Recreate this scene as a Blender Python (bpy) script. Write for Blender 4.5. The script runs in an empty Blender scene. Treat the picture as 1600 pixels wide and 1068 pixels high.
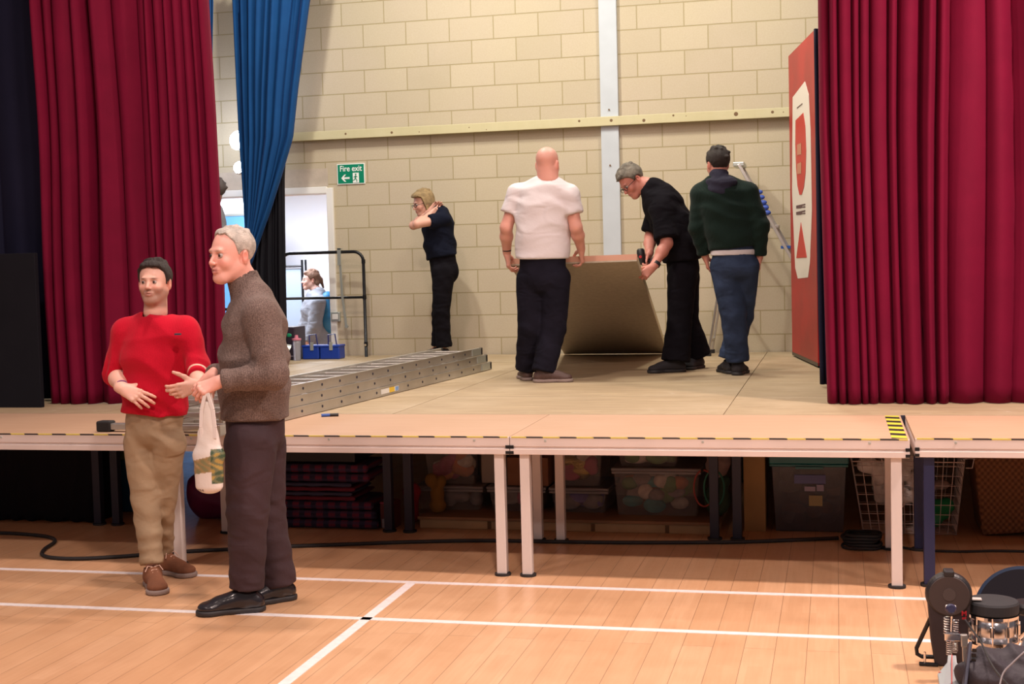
import bpy, math, random
import numpy as np
from mathutils import Vector, Matrix
C = bpy.context.scene.collection
sc = bpy.context.scene
# ------------------------------------------------------------------ camera, world, lights, exposure
FPX, YAW, PITCH, ROLL, CAMZ = 2086.4, 0.239207, 0.059422, 0.025476, 1.643
def cam_axes():
    cy, sy = math.cos(YAW), math.sin(YAW); cp, sp = math.cos(PITCH), math.sin(PITCH); cr, sr = math.cos(ROLL), math.sin(ROLL)
    fwd = np.array([-sy, cy, 0.]); right = np.array([cy, sy, 0.]); up = np.array([0, 0, 1.])
    f2 = cp*fwd - sp*up; u2 = sp*fwd + cp*up
    r3 = cr*right - sr*u2; u3 = sr*right + cr*u2
    return r3, u3, f2
CR, CU, CF = cam_axes()
cd = bpy.data.cameras.new('camera'); cam = bpy.data.objects.new('camera', cd); C.objects.link(cam)
cd.sensor_width = 36; cd.sensor_fit = 'HORIZONTAL'; cd.lens = FPX/1600*36; cd.clip_end = 200
cam.matrix_world = Matrix(((CR[0], CU[0], -CF[0], 0), (CR[1], CU[1], -CF[1], 0), (CR[2], CU[2], -CF[2], CAMZ), (0, 0, 0, 1)))
sc.camera = cam
w = bpy.data.worlds.new('world'); sc.world = w; w.use_nodes = True
w.node_tree.nodes['Background'].inputs[0].default_value = (1.0, .84, .84, 1)
w.node_tree.nodes['Background'].inputs[1].default_value = .19
sc.view_settings.view_transform = 'Standard'; sc.view_settings.look = 'None'
sc.view_settings.exposure = 0.0; sc.view_settings.gamma = 1.0; sc.view_settings.use_curve_mapping = False
def lamp(name, loc, power, col, size=.5, target=None, kind='AREA', spread=math.pi, blend=.3, angle=1.0):
    l = bpy.data.lights.new(name, kind); l.energy = power; l.color = col
    if kind == 'AREA': l.shape = 'DISK'; l.size = size; l.spread = spread
    if kind == 'SPOT': l.spot_size = angle; l.spot_blend = blend; l.shadow_soft_size = size
    if kind == 'POINT': l.shadow_soft_size = size
    o = bpy.data.objects.new(name, l); C.objects.link(o); o.location = loc
    t = Vector(target if target else (loc[0], loc[1], 0)) - Vector(loc)
    o.rotation_euler = t.to_track_quat('-Z', 'Y').to_euler()
    return o
WARM = (1.0, .78, .69); STG = (1.0, .93, .78)
for (x, y, p) in ((-3.0, 6.2, 150), (-0.2, 2.0, 310), (-4.6, 2.0, 120), (4.4, 2.0, 150), (-2.4, -2.2, 120), (2.4, -2.2, 140)):
    lamp('hall_ceiling_light', (x, y, 6.0), p, WARM, .45)
lamp('hall_ceiling_light', (2.3, 6.25, 4.9), 330, WARM, .35)
for (x, y, p) in ((-3.2, 11.0, 55), (-0.7, 11.0, 80), (-2.2, 9.6, 40)):
    lamp('stage_ceiling_light', (x, y, 5.3), p, STG, .5, (x, y+.35, 0))
lamp('stage_rig_light', (-4.0, 9.6, 6.3), 125, (1.0, .95, .84), .16, (-3.7, 12.8, 3.0))
lamp('side_room_light', (-7.0, 15.2, 2.9), 220, (.86, .90, 1.0), 1.6)
lamp('wing_flood', (-5.9, 12.2, 2.95), 26, (.80, .86, 1.0), .12, (-5.3, 12.6, 2.4), 'POINT')

def ray(x, y): return CR*((x-800)/FPX) - CU*((y-534)/FPX) + CF
CAM = np.array([0, 0, CAMZ])
def at(x, y, Y):
    d = ray(x, y); return CAM + d*(Y/d[1])
def onz(x, y, z):
    d = ray(x, y); return CAM + d*((z-CAMZ)/d[2])
def V(r, u, t):      # right, up, toward the viewer's side of the hall, as a unit world vector
    v = np.array([math.cos(YAW), math.sin(YAW), 0])*r + np.array([0, 0, 1.])*u + np.array([math.sin(YAW), -math.cos(YAW), 0])*t
    return v/np.linalg.norm(v)
def nrm(v): v = np.asarray(v, float); return v/max(1e-9, np.linalg.norm(v))
STAGE = .739
# ------------------------------------------------------------------ naming helpers
def tag(o, label=None, cat=None, group=None, kind=None):
    if label: o['label'] = label
    if cat: o['category'] = cat
    if group: o['group'] = group
    if kind: o['kind'] = kind
    return o
def empty(name, loc=(0, 0, 0), rz=0):
    o = bpy.data.objects.new(name, None); C.objects.link(o); o.location = loc; o.rotation_euler = (0, 0, rz); o.empty_display_size = .05
    return o
def thing(name, label, cat, group=None, loc=(0, 0, 0), rz=0):
    return tag(empty(name, loc, rz), label, cat, group)
def link(name, verts, faces, m, parent=None, smooth=False, cols=None):
    me = bpy.data.meshes.new(name); me.from_pydata([tuple(map(float, v)) for v in verts], [], [tuple(map(int, f)) for f in faces])
    if m: me.materials.append(m)
    if smooth: me.polygons.foreach_set('use_smooth', [True]*len(me.polygons))
    if cols is not None:
        a = me.color_attributes.new('Col', 'FLOAT_COLOR', 'POINT')
        c = np.ones((len(verts), 4), np.float32); c[:, :3] = cols; a.data.foreach_set('color', c.ravel())
    me.update()
    o = bpy.data.objects.new(name, me); C.objects.link(o)
    if parent: o.parent = parent
    return o
# ------------------------------------------------------------------ materials
_M = {}
def mat(name, col, rough=.6, metal=0, noise=0, nscale=8, bump=0, bscale=60, sheen=0, coat=0, alpha=1, trans=0, emit=None, estr=0, attr=False, spec=.5, col2=None, wave=None, sss=0, folds=0):
    if name in _M: return _M[name]
    m = bpy.data.materials.new(name); m.use_nodes = True; nt = m.node_tree; b = nt.nodes['Principled BSDF']
    c4 = (*col, 1)
    b.inputs['Base Color'].default_value = c4; b.inputs['Roughness'].default_value = rough; b.inputs['Metallic'].default_value = metal
    b.inputs['Specular IOR Level'].default_value = spec
    if sheen: b.inputs['Sheen Weight'].default_value = sheen; b.inputs['Sheen Roughness'].default_value = .4; b.inputs['Sheen Tint'].default_value = c4
    if coat: b.inputs['Coat Weight'].default_value = coat; b.inputs['Coat Roughness'].default_value = .15
    if alpha < 1: b.inputs['Alpha'].default_value = alpha
    if trans: b.inputs['Transmission Weight'].default_value = trans
    if emit: b.inputs['Emission Color'].default_value = (*emit, 1); b.inputs['Emission Strength'].default_value = estr
    if sss: b.inputs['Subsurface Weight'].default_value = sss; b.inputs['Subsurface Radius'].default_value = (.02, .008, .004); b.inputs['Subsurface Scale'].default_value = .5
    tc = nt.nodes.new('ShaderNodeTexCoord')
    src = None
    if attr:
        a = nt.nodes.new('ShaderNodeAttribute'); a.attribute_name = 'Col'; src = a.outputs['Color']; nt.links.new(src, b.inputs['Base Color'])
    if noise:
        n = nt.nodes.new('ShaderNodeTexNoise'); n.inputs['Scale'].default_value = nscale; n.inputs['Detail'].default_value = 6
        nt.links.new(tc.outputs['Object'], n.inputs['Vector'])
        r = nt.nodes.new('ShaderNodeMix'); r.data_type = 'RGBA'
        if col2 is None: col2 = tuple(max(0, c*(1-noise)) for c in col)
        rr = nt.nodes.new('ShaderNodeMapRange'); rr.inputs[1].default_value = .35; rr.inputs[2].default_value = .65
        nt.links.new(n.outputs['Fac'], rr.inputs[0]); nt.links.new(rr.outputs[0], r.inputs[0])
        r.inputs[6].default_value = c4; r.inputs[7].default_value = (*col2, 1)
        if src: nt.links.new(src, r.inputs[6])
        nt.links.new(r.outputs[2], b.inputs['Base Color'])
    if bump:
        n2 = nt.nodes.new('ShaderNodeTexNoise'); n2.inputs['Scale'].default_value = bscale; n2.inputs['Detail'].default_value = 4
        nt.links.new(tc.outputs['Object'], n2.inputs['Vector'])
        bp = nt.nodes.new('ShaderNodeBump'); bp.inputs['Strength'].default_value = bump; bp.inputs['Distance'].default_value = .01
        nt.links.new(n2.outputs['Fac'], bp.inputs['Height']); nt.links.new(bp.outputs[0], b.inputs['Normal'])
    if folds:      # soft cloth creases
        mp = nt.nodes.new('ShaderNodeMapping'); mp.inputs['Scale'].default_value = (1, 1, 1.9); nt.links.new(tc.outputs['Object'], mp.inputs[0])
        n3 = nt.nodes.new('ShaderNodeTexNoise'); n3.inputs['Scale'].default_value = 5.5; n3.inputs['Detail'].default_value = 1.2; n3.inputs['Distortion'].default_value = .9
        nt.links.new(mp.outputs[0], n3.inputs['Vector']); b3 = nt.nodes.new('ShaderNodeBump'); b3.inputs['Strength'].default_value = folds; b3.inputs['Distance'].default_value = .045
        nt.links.new(n3.outputs['Fac'], b3.inputs['Height'])
        if bump: nt.links.new(bp.outputs[0], b3.inputs['Normal'])
        nt.links.new(b3.outputs[0], b.inputs['Normal'])
    _M[name] = m
    return m
def nodes_of(name, rough=.5):
    m = bpy.data.materials.new(name); m.use_nodes = True; nt = m.node_tree; b = nt.nodes['Principled BSDF']; b.inputs['Roughness'].default_value = rough
    tc = nt.nodes.new('ShaderNodeTexCoord'); sx = nt.nodes.new('ShaderNodeSeparateXYZ'); nt.links.new(tc.outputs['Object'], sx.inputs[0])
    def math_(op, a, bb=None, c=None):
        n = nt.nodes.new('ShaderNodeMath'); n.operation = op
        for i, v in enumerate((a, bb, c)):
            if v is None: continue
            if isinstance(v, (int, float)): n.inputs[i].default_value = v
            else: nt.links.new(v, n.inputs[i])
        return n.outputs[0]
    def comb(x, y, z=0):
        n = nt.nodes.new('ShaderNodeCombineXYZ')
        for i, v in enumerate((x, y, z)):
            if isinstance(v, (int, float)): n.inputs[i].default_value = v
            else: nt.links.new(v, n.inputs[i])
        return n.outputs[0]
    def mix(f, a, bb, mode='MIX'):
        n = nt.nodes.new('ShaderNodeMix'); n.data_type = 'RGBA'; n.blend_type = mode
        for i, v in ((0, f), (6, a), (7, bb)):
            if isinstance(v, (int, float)): n.inputs[i].default_value = v
            elif isinstance(v, tuple): n.inputs[i].default_value = (*v, 1)
            else: nt.links.new(v, n.inputs[i])
        return n.outputs[2]
    def noise(vec, scale, detail=5, rough_=.55):
        n = nt.nodes.new('ShaderNodeTexNoise'); n.inputs['Scale'].default_value = scale; n.inputs['Detail'].default_value = detail; n.inputs['Roughness'].default_value = rough_
        nt.links.new(vec, n.inputs['Vector']); return n.outputs['Fac']
    def rng(v, a, bb, c=0, d=1):
        n = nt.nodes.new('ShaderNodeMapRange'); nt.links.new(v, n.inputs[0])
        for i, q in enumerate((a, bb, c, d)): n.inputs[i+1].default_value = q
        return n.outputs[0]
    def bump(h, strength, dist=.01, prev=None):
        n = nt.nodes.new('ShaderNodeBump'); n.inputs['Strength'].default_value = strength; n.inputs['Distance'].default_value = dist
        nt.links.new(h, n.inputs['Height']); 
        if prev: nt.links.new(prev, n.inputs['Normal'])
        return n.outputs[0]
    return m, nt, b, tc, sx, math_, comb, mix, noise, rng, bump

def brick(nt, vec, w_, h_, mort, off=.5, smooth=.1):
    n = nt.nodes.new('ShaderNodeTexBrick'); n.offset = off; n.offset_frequency = 2; n.squash = 1
    n.inputs['Scale'].default_value = 1; n.inputs['Mortar Size'].default_value = mort; n.inputs['Mortar Smooth'].default_value = smooth
    n.inputs['Brick Width'].default_value = w_; n.inputs['Row Height'].default_value = h_; n.inputs['Bias'].default_value = 0
    n.inputs['Color1'].default_value = (0, 0, 0, 1); n.inputs['Color2'].default_value = (1, 1, 1, 1); n.inputs['Mortar'].default_value = (.5, .5, .5, 1)
    nt.links.new(vec, n.inputs['Vector']); return n

def m_wall():
    m, nt, b, tc, sx, ma, comb, mix, noise, rng, bump = nodes_of('blockwork', .85)
    X, Z = sx.outputs[0], sx.outputs[2]
    side = ma('GREATER_THAN', X, -2.1)
    x0 = ma('MULTIPLY_ADD', side, (-1.599+4.357), -4.357+.2245)
    vx = ma('ADD', ma('SUBTRACT', X, x0), 44.9); vz = ma('SUBTRACT', Z, .005)
    vec = comb(vx, vz)
    br = brick(nt, vec, .449, .225, .0052)
    obj = tc.outputs['Object']
    tone = mix(br.outputs['Color'], (.54, .475, .345), (.475, .415, .30))
    tone = mix(rng(noise(obj, 1.3, 3), .35, .7), tone, (.52, .45, .345), 'MIX')
    tone = mix(rng(noise(obj, 90, 3), .3, .75, 0, .35), tone, (.42, .33, .22))
    pit = rng(noise(obj, 14, 6, .7), .62, .8, 0, .35)
    tone = mix(pit, tone, (.62, .55, .41))
    c = mix(br.outputs['Fac'], tone, (.36, .30, .17))
    nt.links.new(c, b.inputs['Base Color'])
    inv = ma('SUBTRACT', 1.0, br.outputs['Fac'])
    n1 = bump(inv, .7, .006); n2 = bump(noise(obj, 120, 3), .25, .004, n1)
    nt.links.new(n2, b.inputs['Normal'])
    return m
def m_floor():
    m, nt, b, tc, sx, ma, comb, mix, noise, rng, bump = nodes_of('sports_floor', .32)
    X, Y = sx.outputs[0], sx.outputs[1]
    vec = comb(ma('ADD', Y, 40), ma('ADD', X, 39.115))
    br = brick(nt, vec, 2.4, .1295, .0011, .5, 0)
    vec2 = comb(ma('ADD', Y, 40.3), ma('ADD', X, 39.115))
    st = brick(nt, vec2, .62, .0648, .0003, .37, 0)
    grain = noise(comb(ma('MULTIPLY', X, 26), ma('MULTIPLY', Y, 1.6)), 2.2, 5)
    c = mix(br.outputs['Color'], (.66, .40, .235), (.60, .345, .19))
    c = mix(ma('MULTIPLY', st.outputs['Color'], .38), c, (.52, .285, .15))
    c = mix(rng(grain, .35, .7, 0, .35), c, (.50, .26, .13))
    c = mix(ma('MULTIPLY', br.outputs['Fac'], .75), c, (.12, .055, .03))
    # scuffs
    c = mix(rng(noise(tc.outputs['Object'], 3.1, 8, .75), .63, .8, 0, .35), c, (.40, .19, .10))
    nt.links.new(c, b.inputs['Base Color'])
    b.inputs['Coat Weight'].default_value = .25; b.inputs['Coat Roughness'].default_value = .22
    nt.links.new(rng(noise(tc.outputs['Object'], 5, 6), .3, .7, .28, .45), b.inputs['Roughness'])
    nt.links.new(bump(ma('SUBTRACT', 1.0, br.outputs['Fac']), .3, .002), b.inputs['Normal'])
    return m
def m_ply(name, c1, c2, c3, streak=1.0, marks=True):
    m, nt, b, tc, sx, ma, comb, mix, noise, rng, bump = nodes_of(name, .6)
    X, Y = sx.outputs[0], sx.outputs[1]
    g = noise(comb(ma('MULTIPLY', X, 1.1), ma('MULTIPLY', Y, 9)), 2.0, 7, .65)
    c = mix(rng(g, .3, .7, 0, streak), c1, c2)
    c = mix(rng(noise(tc.outputs['Object'], 1.1, 6, .7), .45, .75, 0, .6), c, c3)
    if marks:
        sp = noise(comb(ma('MULTIPLY', X, 1.5), ma('MULTIPLY', Y, 7)), 5, 3, .5)
        c = mix(rng(sp, .70, .74, 0, .7), c, (.72, .66, .56))
        sp2 = noise(comb(ma('MULTIPLY', X, 2), ma('MULTIPLY', Y, 5), 4.0), 6, 4, .6)
        c = mix(rng(sp2, .68, .74, 0, .5), c, (.20, .13, .08))
    nt.links.new(c, b.inputs['Base Color'])
    nt.links.new(bump(g, .15, .003), b.inputs['Normal'])
    return m
def m_stripes(name, c1, c2, ang, period, rough=.5, axis=0):
    m, nt, b, tc, sx, ma, comb, mix, noise, rng, bump = nodes_of(name, rough)
    u = ma('ADD', ma('MULTIPLY', sx.outputs[0], math.cos(ang)/period), ma('MULTIPLY', sx.outputs[1], math.sin(ang)/period))
    f = ma('LESS_THAN', ma('FRACT', u), .5)
    nt.links.new(mix(f, c1, c2), b.inputs['Base Color'])
    return m
def m_velvet(name, col, dark):
    m, nt, b, tc, sx, ma, comb, mix, noise, rng, bump = nodes_of(name, .8)
    obj = tc.outputs['Object']
    c = mix(rng(noise(obj, 5, 5), .3, .75, 0, .5), col, dark)
    nt.links.new(c, b.inputs['Base Color'])
    b.inputs['Sheen Weight'].default_value = .18; b.inputs['Sheen Roughness'].default_value = .35
    b.inputs['Sheen Tint'].default_value = (min(1, col[0]*2+.1), col[1]*2+.03, col[2]*2+.05, 1)
    b.inputs['Specular IOR Level'].default_value = .15
    nt.links.new(bump(noise(obj, 300, 2), .15, .002), b.inputs['Normal'])
    return m
def m_knit(name, col, col2, rib=220, fleck=.5, rough=.9, ribs=.35):
    m, nt, b, tc, sx, ma, comb, mix, noise, rng, bump = nodes_of(name, rough)
    obj = tc.outputs['Object']
    c = mix(rng(noise(obj, 170, 3), .35, .65, 0, fleck), col, col2)
    nt.links.new(c, b.inputs['Base Color'])
    b.inputs['Sheen Weight'].default_value = .06; b.inputs['Specular IOR Level'].default_value = .15
    w_ = ma('SINE', ma('MULTIPLY', ma('ADD', sx.outputs[0], ma('MULTIPLY', sx.outputs[1], .8)), rib))
    n1 = bump(w_, ribs, .003); n2 = bump(noise(obj, 200, 3), .4, .004, n1); nt.links.new(bump(noise(obj, 7, 1.5), .35, .035, n2), b.inputs['Normal'])
    return m
def m_plaid():
    m, nt, b, tc, sx, ma, comb, mix, noise, rng, bump = nodes_of('plaid_cloth', .9)
    X, Z = sx.outputs[0], sx.outputs[2]
    f = ma('LESS_THAN', ma('FRACT', ma('MULTIPLY', X, 12.5)), .55)
    g = ma('LESS_THAN', ma('FRACT', ma('MULTIPLY', Z, 30)), .5)
    c = mix(f, (.022, .018, .05), (.16, .02, .055)); c = mix(ma('MULTIPLY', g, .6), c, (.045, .04, .10))
    nt.links.new(c, b.inputs['Base Color']); return m
def m_wicker():
    m, nt, b, tc, sx, ma, comb, mix, noise, rng, bump = nodes_of('wicker', .7)
    X, Y, Z = sx.outputs
    w1 = ma('SINE', ma('MULTIPLY', ma('ADD', X, Y), 190)); w2 = ma('SINE', ma('MULTIPLY', Z, 160))
    p = ma('MULTIPLY', w1, w2)
    nt.links.new(mix(rng(p, -1, 1), (.12, .045, .02), (.30, .13, .05)), b.inputs['Base Color'])
    nt.links.new(bump(p, .8, .006), b.inputs['Normal']); return m
M = dict(
 wall=m_wall(), floor=m_floor(),
 deck=m_ply('deck_ply', (.50, .325, .215), (.45, .28, .175), (.53, .36, .25), .7, False),
 sub=m_ply('rough_ply', (.46, .35, .215), (.31, .225, .135), (.52, .42, .29)),
 velvet=m_velvet('crimson_velvet', (.15, .002, .024), (.10, .001, .016)),
 blue=m_velvet('blue_drape', (.007, .060, .20), (.005, .042, .15)),
 navy=m_velvet('navy_drape', (.010, .010, .028), (.007, .007, .02)),
 black_cloth=m_velvet('black_drape', (.008, .008, .012), (.005, .005, .008)),
 tape=m_stripes('hazard_tape', (.05, .04, .035), (.62, .50, .12), .9, .11),
 tape2=m_stripes('hazard_tape_side', (.03, .025, .02), (.72, .60, .06), 1.25, .165),
 plaid=m_plaid(), wicker=m_wicker(),
 alu=mat('aluminium', (.62, .60, .57), .36, .85, noise=.15, nscale=4, bump=.05, bscale=80),
 fascia=mat('pale_aluminium', (.82, .73, .70), .45, .35, noise=.1, nscale=3),
 legpale=mat('pale_leg', (.70, .64, .62), .5, .2),
 legblue=mat('navy_leg', (.018, .022, .075), .45, .2),
 legdark=mat('dark_leg', (.020, .022, .045), .5, .1),
 white=mat('white_paint', (.80, .79, .76), .5), column=mat('column_paint', (.52, .57, .63), .5, noise=.06, nscale=5),
 pine=m_ply('pine_rail', (.58, .53, .33), (.50, .45, .26), (.62, .58, .40), .8, False),
 line=mat('court_line', (.80, .74, .74), .4, noise=.12, nscale=30),
 blackmetal=mat('black_metal', (.012, .013, .016), .35, .4), rubber=mat('rubber', (.015, .014, .016), .7),
 galv=mat('galvanised', (.55, .60, .58), .4, .7), plastic=mat('black_plastic', (.014, .013, .016), .45),
 chrome=mat('chrome', (.8, .8, .82), .12, 1), brown=mat('dark_knot', (.16, .09, .04), .7),
 skin=mat('skin', (.8, .5, .4), .5, attr=True, bump=.06, bscale=150, sss=.12),
 cardboard=mat('cardboard', (.30, .13, .065), .8, noise=.2), fluff=mat('white_fluff', (.85, .80, .76), .9, noise=.3, nscale=12),
)
# ------------------------------------------------------------------ mesh builder
class MB:
    def __init__(s): s.v = []; s.f = []
    def add(s, vs, fs):
        n = len(s.v); s.v += [tuple(map(float, q)) for q in vs]; s.f += [tuple(i+n for i in f) for f in fs]; return s
    def box(s, lo, hi, R=None, c=None):
        x0, y0, z0 = lo; x1, y1, z1 = hi
        vs = [(x0, y0, z0), (x1, y0, z0), (x1, y1, z0), (x0, y1, z0), (x0, y0, z1), (x1, y0, z1), (x1, y1, z1), (x0, y1, z1)]
        if R is not None:
            c = np.array(c if c is not None else (0, 0, 0)); vs = [tuple(np.asarray(R) @ np.array(q) + c) for q in vs]
        return s.add(vs, [(0, 3, 2, 1), (4, 5, 6, 7), (0, 1, 5, 4), (1, 2, 6, 5), (2, 3, 7, 6), (3, 0, 4, 7)])
    def bar(s, a, b, w_, h_, up=(0, 0, 1)):
        a, b = np.array(a, float), np.array(b, float); d = nrm(b-a); x = np.cross(d, up)
        if np.linalg.norm(x) < 1e-4: x = np.cross(d, (1, 0, 0))
        x = nrm(x); y = np.cross(x, d)
        vs = [p + x*sx*w_/2 + y*sy*h_/2 for p in (a, b) for sx, sy in ((-1, -1), (1, -1), (1, 1), (-1, 1))]
        return s.add(vs, [(0, 1, 2, 3), (7, 6, 5, 4), (0, 4, 5, 1), (1, 5, 6, 2), (2, 6, 7, 3), (3, 7, 4, 0)])
    def tube(s, pts, r, n=10, closed=False, cap=True):
        P = [np.array(p, float) for p in pts]; m = len(P); rs = r if isinstance(r, (list, tuple)) else [r]*m
        base = len(s.v); prev = None
        for i, p in enumerate(P):
            t = nrm((P[(i+1) % m]-P[i-1]) if closed else (P[min(i+1, m-1)]-P[max(i-1, 0)]))
            if prev is None: u = np.cross(t, (0, 0, 1)); u = nrm(u if np.linalg.norm(u) > 1e-3 else np.cross(t, (1, 0, 0)))
            else: u = nrm(prev - t*np.dot(prev, t))
            prev = u; v = np.cross(t, u)
            for k in range(n):
                a = 2*math.pi*k/n; s.v.append(tuple(p + (u*math.cos(a)+v*math.sin(a))*rs[i]))
        for i in range(m if closed else m-1):
            for k in range(n):
                a0 = base+i*n+k; a1 = base+i*n+(k+1) % n; j = (i+1) % m
                s.f.append((a0, base+j*n+k, base+j*n+(k+1) % n, a1)[::-1])
        if cap and not closed:
            s.f.append(tuple(base+k for k in range(n))); s.f.append(tuple(base+(m-1)*n+k for k in range(n))[::-1])
        return s
    def cyl(s, a, b, r, r2=None, n=24): return s.tube([a, b], [r, r if r2 is None else r2], n)
    def lathe(s, c, ax, prof, n=32):
        ax = nrm(ax); u = np.cross(ax, (0, 0, 1)); u = nrm(u if np.linalg.norm(u) > 1e-3 else (1, 0, 0)); v = np.cross(ax, u); c = np.array(c, float); base = len(s.v)
        for r, h in prof:
            for k in range(n):
                a = 2*math.pi*k/n; s.v.append(tuple(c + ax*h + (u*math.cos(a)+v*math.sin(a))*max(r, 1e-4)))
        for i in range(len(prof)-1):
            for k in range(n):
                s.f.append((base+i*n+k, base+i*n+(k+1) % n, base+(i+1)*n+(k+1) % n, base+(i+1)*n+k))
        s.f.append(tuple(base+k for k in range(n))[::-1]); s.f.append(tuple(base+(len(prof)-1)*n+k for k in range(n)))
        return s
    def prism(s, pts, d):      # polygon pts (3d) extruded by vector d
        n = len(pts); d = np.array(d, float); vs = [np.array(p, float) for p in pts]; vs = vs + [p+d for p in vs]
        return s.add(vs, [tuple(range(n))[::-1], tuple(range(n, 2*n))] + [(i, (i+1) % n, n+(i+1) % n, n+i) for i in range(n)])
    def build(s, name, m, parent=None, smooth=False, bevel=0, cols=None):
        o = link(name, s.v, s.f, m, parent, smooth, cols)
        if bevel:
            b = o.modifiers.new('bevel', 'BEVEL'); b.width = bevel; b.segments = 2; b.limit_method = 'ANGLE'; b.angle_limit = .6
        return o
def smooth_angle(o, a=.7):
    me = o.data; me.polygons.foreach_set('use_smooth', [True]*len(me.polygons)); me.update()
    try: me.set_sharp_from_angle(angle=a)
    except Exception: pass
    return o
# ------------------------------------------------------------------ implicit surfaces (bodies, clothes, soft goods)
class Sculpt:
    def __init__(s): s.ops = []; s.lo = np.full(3, 1e9); s.hi = np.full(3, -1e9); s.dis = []
    def _g(s, lo, hi): s.lo = np.minimum(s.lo, lo); s.hi = np.maximum(s.hi, hi)
    def cone(s, a, b, ra, rb=None, k=.02, flat=1., lat=None, cap=0, sub=False):
        rb = ra if rb is None else rb; a = np.array(a, float); b = np.array(b, float); r = max(ra, rb)
        lo, hi = np.minimum(a, b)-r, np.maximum(a, b)+r
        if not sub: s._g(lo, hi)
        s.ops.append(('cone', lo, hi, (a, b, ra, rb, flat, None if lat is None else nrm(lat), cap), k, sub)); return s
    def ell(s, c, r, k=.02, R=None, sub=False):
        c = np.array(c, float); r = np.array(r if hasattr(r, '__len__') else (r, r, r), float); q = r.max()
        if R is None: lo, hi = c-r, c+r
        else: lo, hi = c-q, c+q
        if not sub: s._g(lo, hi)
        s.ops.append(('ell', lo, hi, (c, r, R), k, sub)); return s
    def zclip(s, z0=None, z1=None): s.ops.append(('z', None, None, (z0, z1), 0, False)); return s
    def plane(s, p, n): s.ops.append(('plane', None, None, (np.array(p, float), nrm(n)), 0, False)); return s   # removes the side n points to
    def fn(s, f): s.ops.append(('fn', None, None, f, 0, False)); return s
    def wrinkle(s, c, R, amp, axis, freq): s.dis.append((np.array(c, float), R, amp, nrm(axis), freq)); return s
    def mesh(s, h, smooth=1):
        pad = .012+2*h; lo = s.lo-pad; hi = s.hi+pad; n = np.ceil((hi-lo)/h).astype(int)+1
        ax = [lo[i]+h*np.arange(n[i]) for i in range(3)]; F = np.full(n, .3, np.float32)
        for kind, l, u, pr, k, sub in s.ops:
            if l is None: sl = (slice(None),)*3
            else:
                m_ = k + .03 + 2*h
                i0 = np.clip(np.floor((l-m_-lo)/h).astype(int), 0, n); i1 = np.clip(np.ceil((u+m_-lo)/h).astype(int)+1, 0, n)
                if (i1 <= i0).any(): continue
                sl = tuple(slice(a, b) for a, b in zip(i0, i1))
            X = ax[0][sl[0]][:, None, None]; Y = ax[1][sl[1]][None, :, None]; Z = ax[2][sl[2]][None, None, :]
            v = F[sl]
            if kind == 'z':
                if pr[0] is not None: np.maximum(v, pr[0]-Z, out=v)
                if pr[1] is not None: np.maximum(v, Z-pr[1], out=v)
                continue
            if kind == 'plane':
                p, nn = pr; np.maximum(v, (X-p[0])*nn[0]+(Y-p[1])*nn[1]+(Z-p[2])*nn[2], out=v); continue
            if kind == 'fn': v[:] = pr(v, X, Y, Z); continue
            if kind == 'cone':
                a, b, ra, rb, flat, lat, cap = pr; ab = b-a; L2 = max(1e-9, ab@ab); L = math.sqrt(L2)
                px, py, pz = X-a[0], Y-a[1], Z-a[2]
                tt = (px*ab[0]+py*ab[1]+pz*ab[2])/L2; t = np.clip(tt, 0, 1)
                qx, qy, qz = px-t*ab[0], py-t*ab[1], pz-t*ab[2]; rr = ra+(rb-ra)*t; d2 = qx*qx+qy*qy+qz*qz
                if lat is None: d = np.sqrt(d2)-rr
                else:
                    vl = qx*lat[0]+qy*lat[1]+qz*lat[2]; d = (np.sqrt(vl*vl+np.maximum(d2-vl*vl, 0)/flat**2)-rr)*min(1, flat)
                if cap & 1: d = np.maximum(d, (tt-1)*L)
                if cap & 2: d = np.maximum(d, -tt*L)
            else:
                c, r, R = pr; px, py, pz = X-c[0], Y-c[1], Z-c[2]
                if R is not None:
                    px, py, pz = (R[0][0]*px+R[1][0]*py+R[2][0]*pz, R[0][1]*px+R[1][1]*py+R[2][1]*pz, R[0][2]*px+R[1][2]*py+R[2][2]*pz)
                q = np.sqrt((px/r[0])**2+(py/r[1])**2+(pz/r[2])**2); g = np.sqrt((px/r[0]**2)**2+(py/r[1]**2)**2+(pz/r[2]**2)**2)
                d = q*(q-1)/np.maximum(g, 1e-6)
            d = d.astype(np.float32)
            if sub:
                hh = np.clip(.5-.5*(v+d)/k, 0, 1); v[:] = v*(1-hh)-d*hh+k*hh*(1-hh)
            else:
                hh = np.clip(.5+.5*(v-d)/k, 0, 1); v[:] = v*(1-hh)+d*hh-k*hh*(1-hh)
        if s.dis:
            X, Y, Z = np.meshgrid(*ax, indexing='ij', sparse=True)
            for c, R, amp, axis, fr in s.dis:
                g = np.exp(-((X-c[0])**2+(Y-c[1])**2+(Z-c[2])**2)/R**2)
                ph = fr*(X*axis[0]+Y*axis[1]+Z*axis[2]) + 1.6*np.sin(X*fr*.31+c[0]*9)+1.3*np.sin(Y*fr*.4+Z*fr*.17+2)+1.1*np.sin(Z*fr*.27+X*5)
                F += (amp*g*(2*np.abs(np.sin(ph*.5))-1.2)).astype(np.float32)
        return nets(F, lo, h, smooth)
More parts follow.
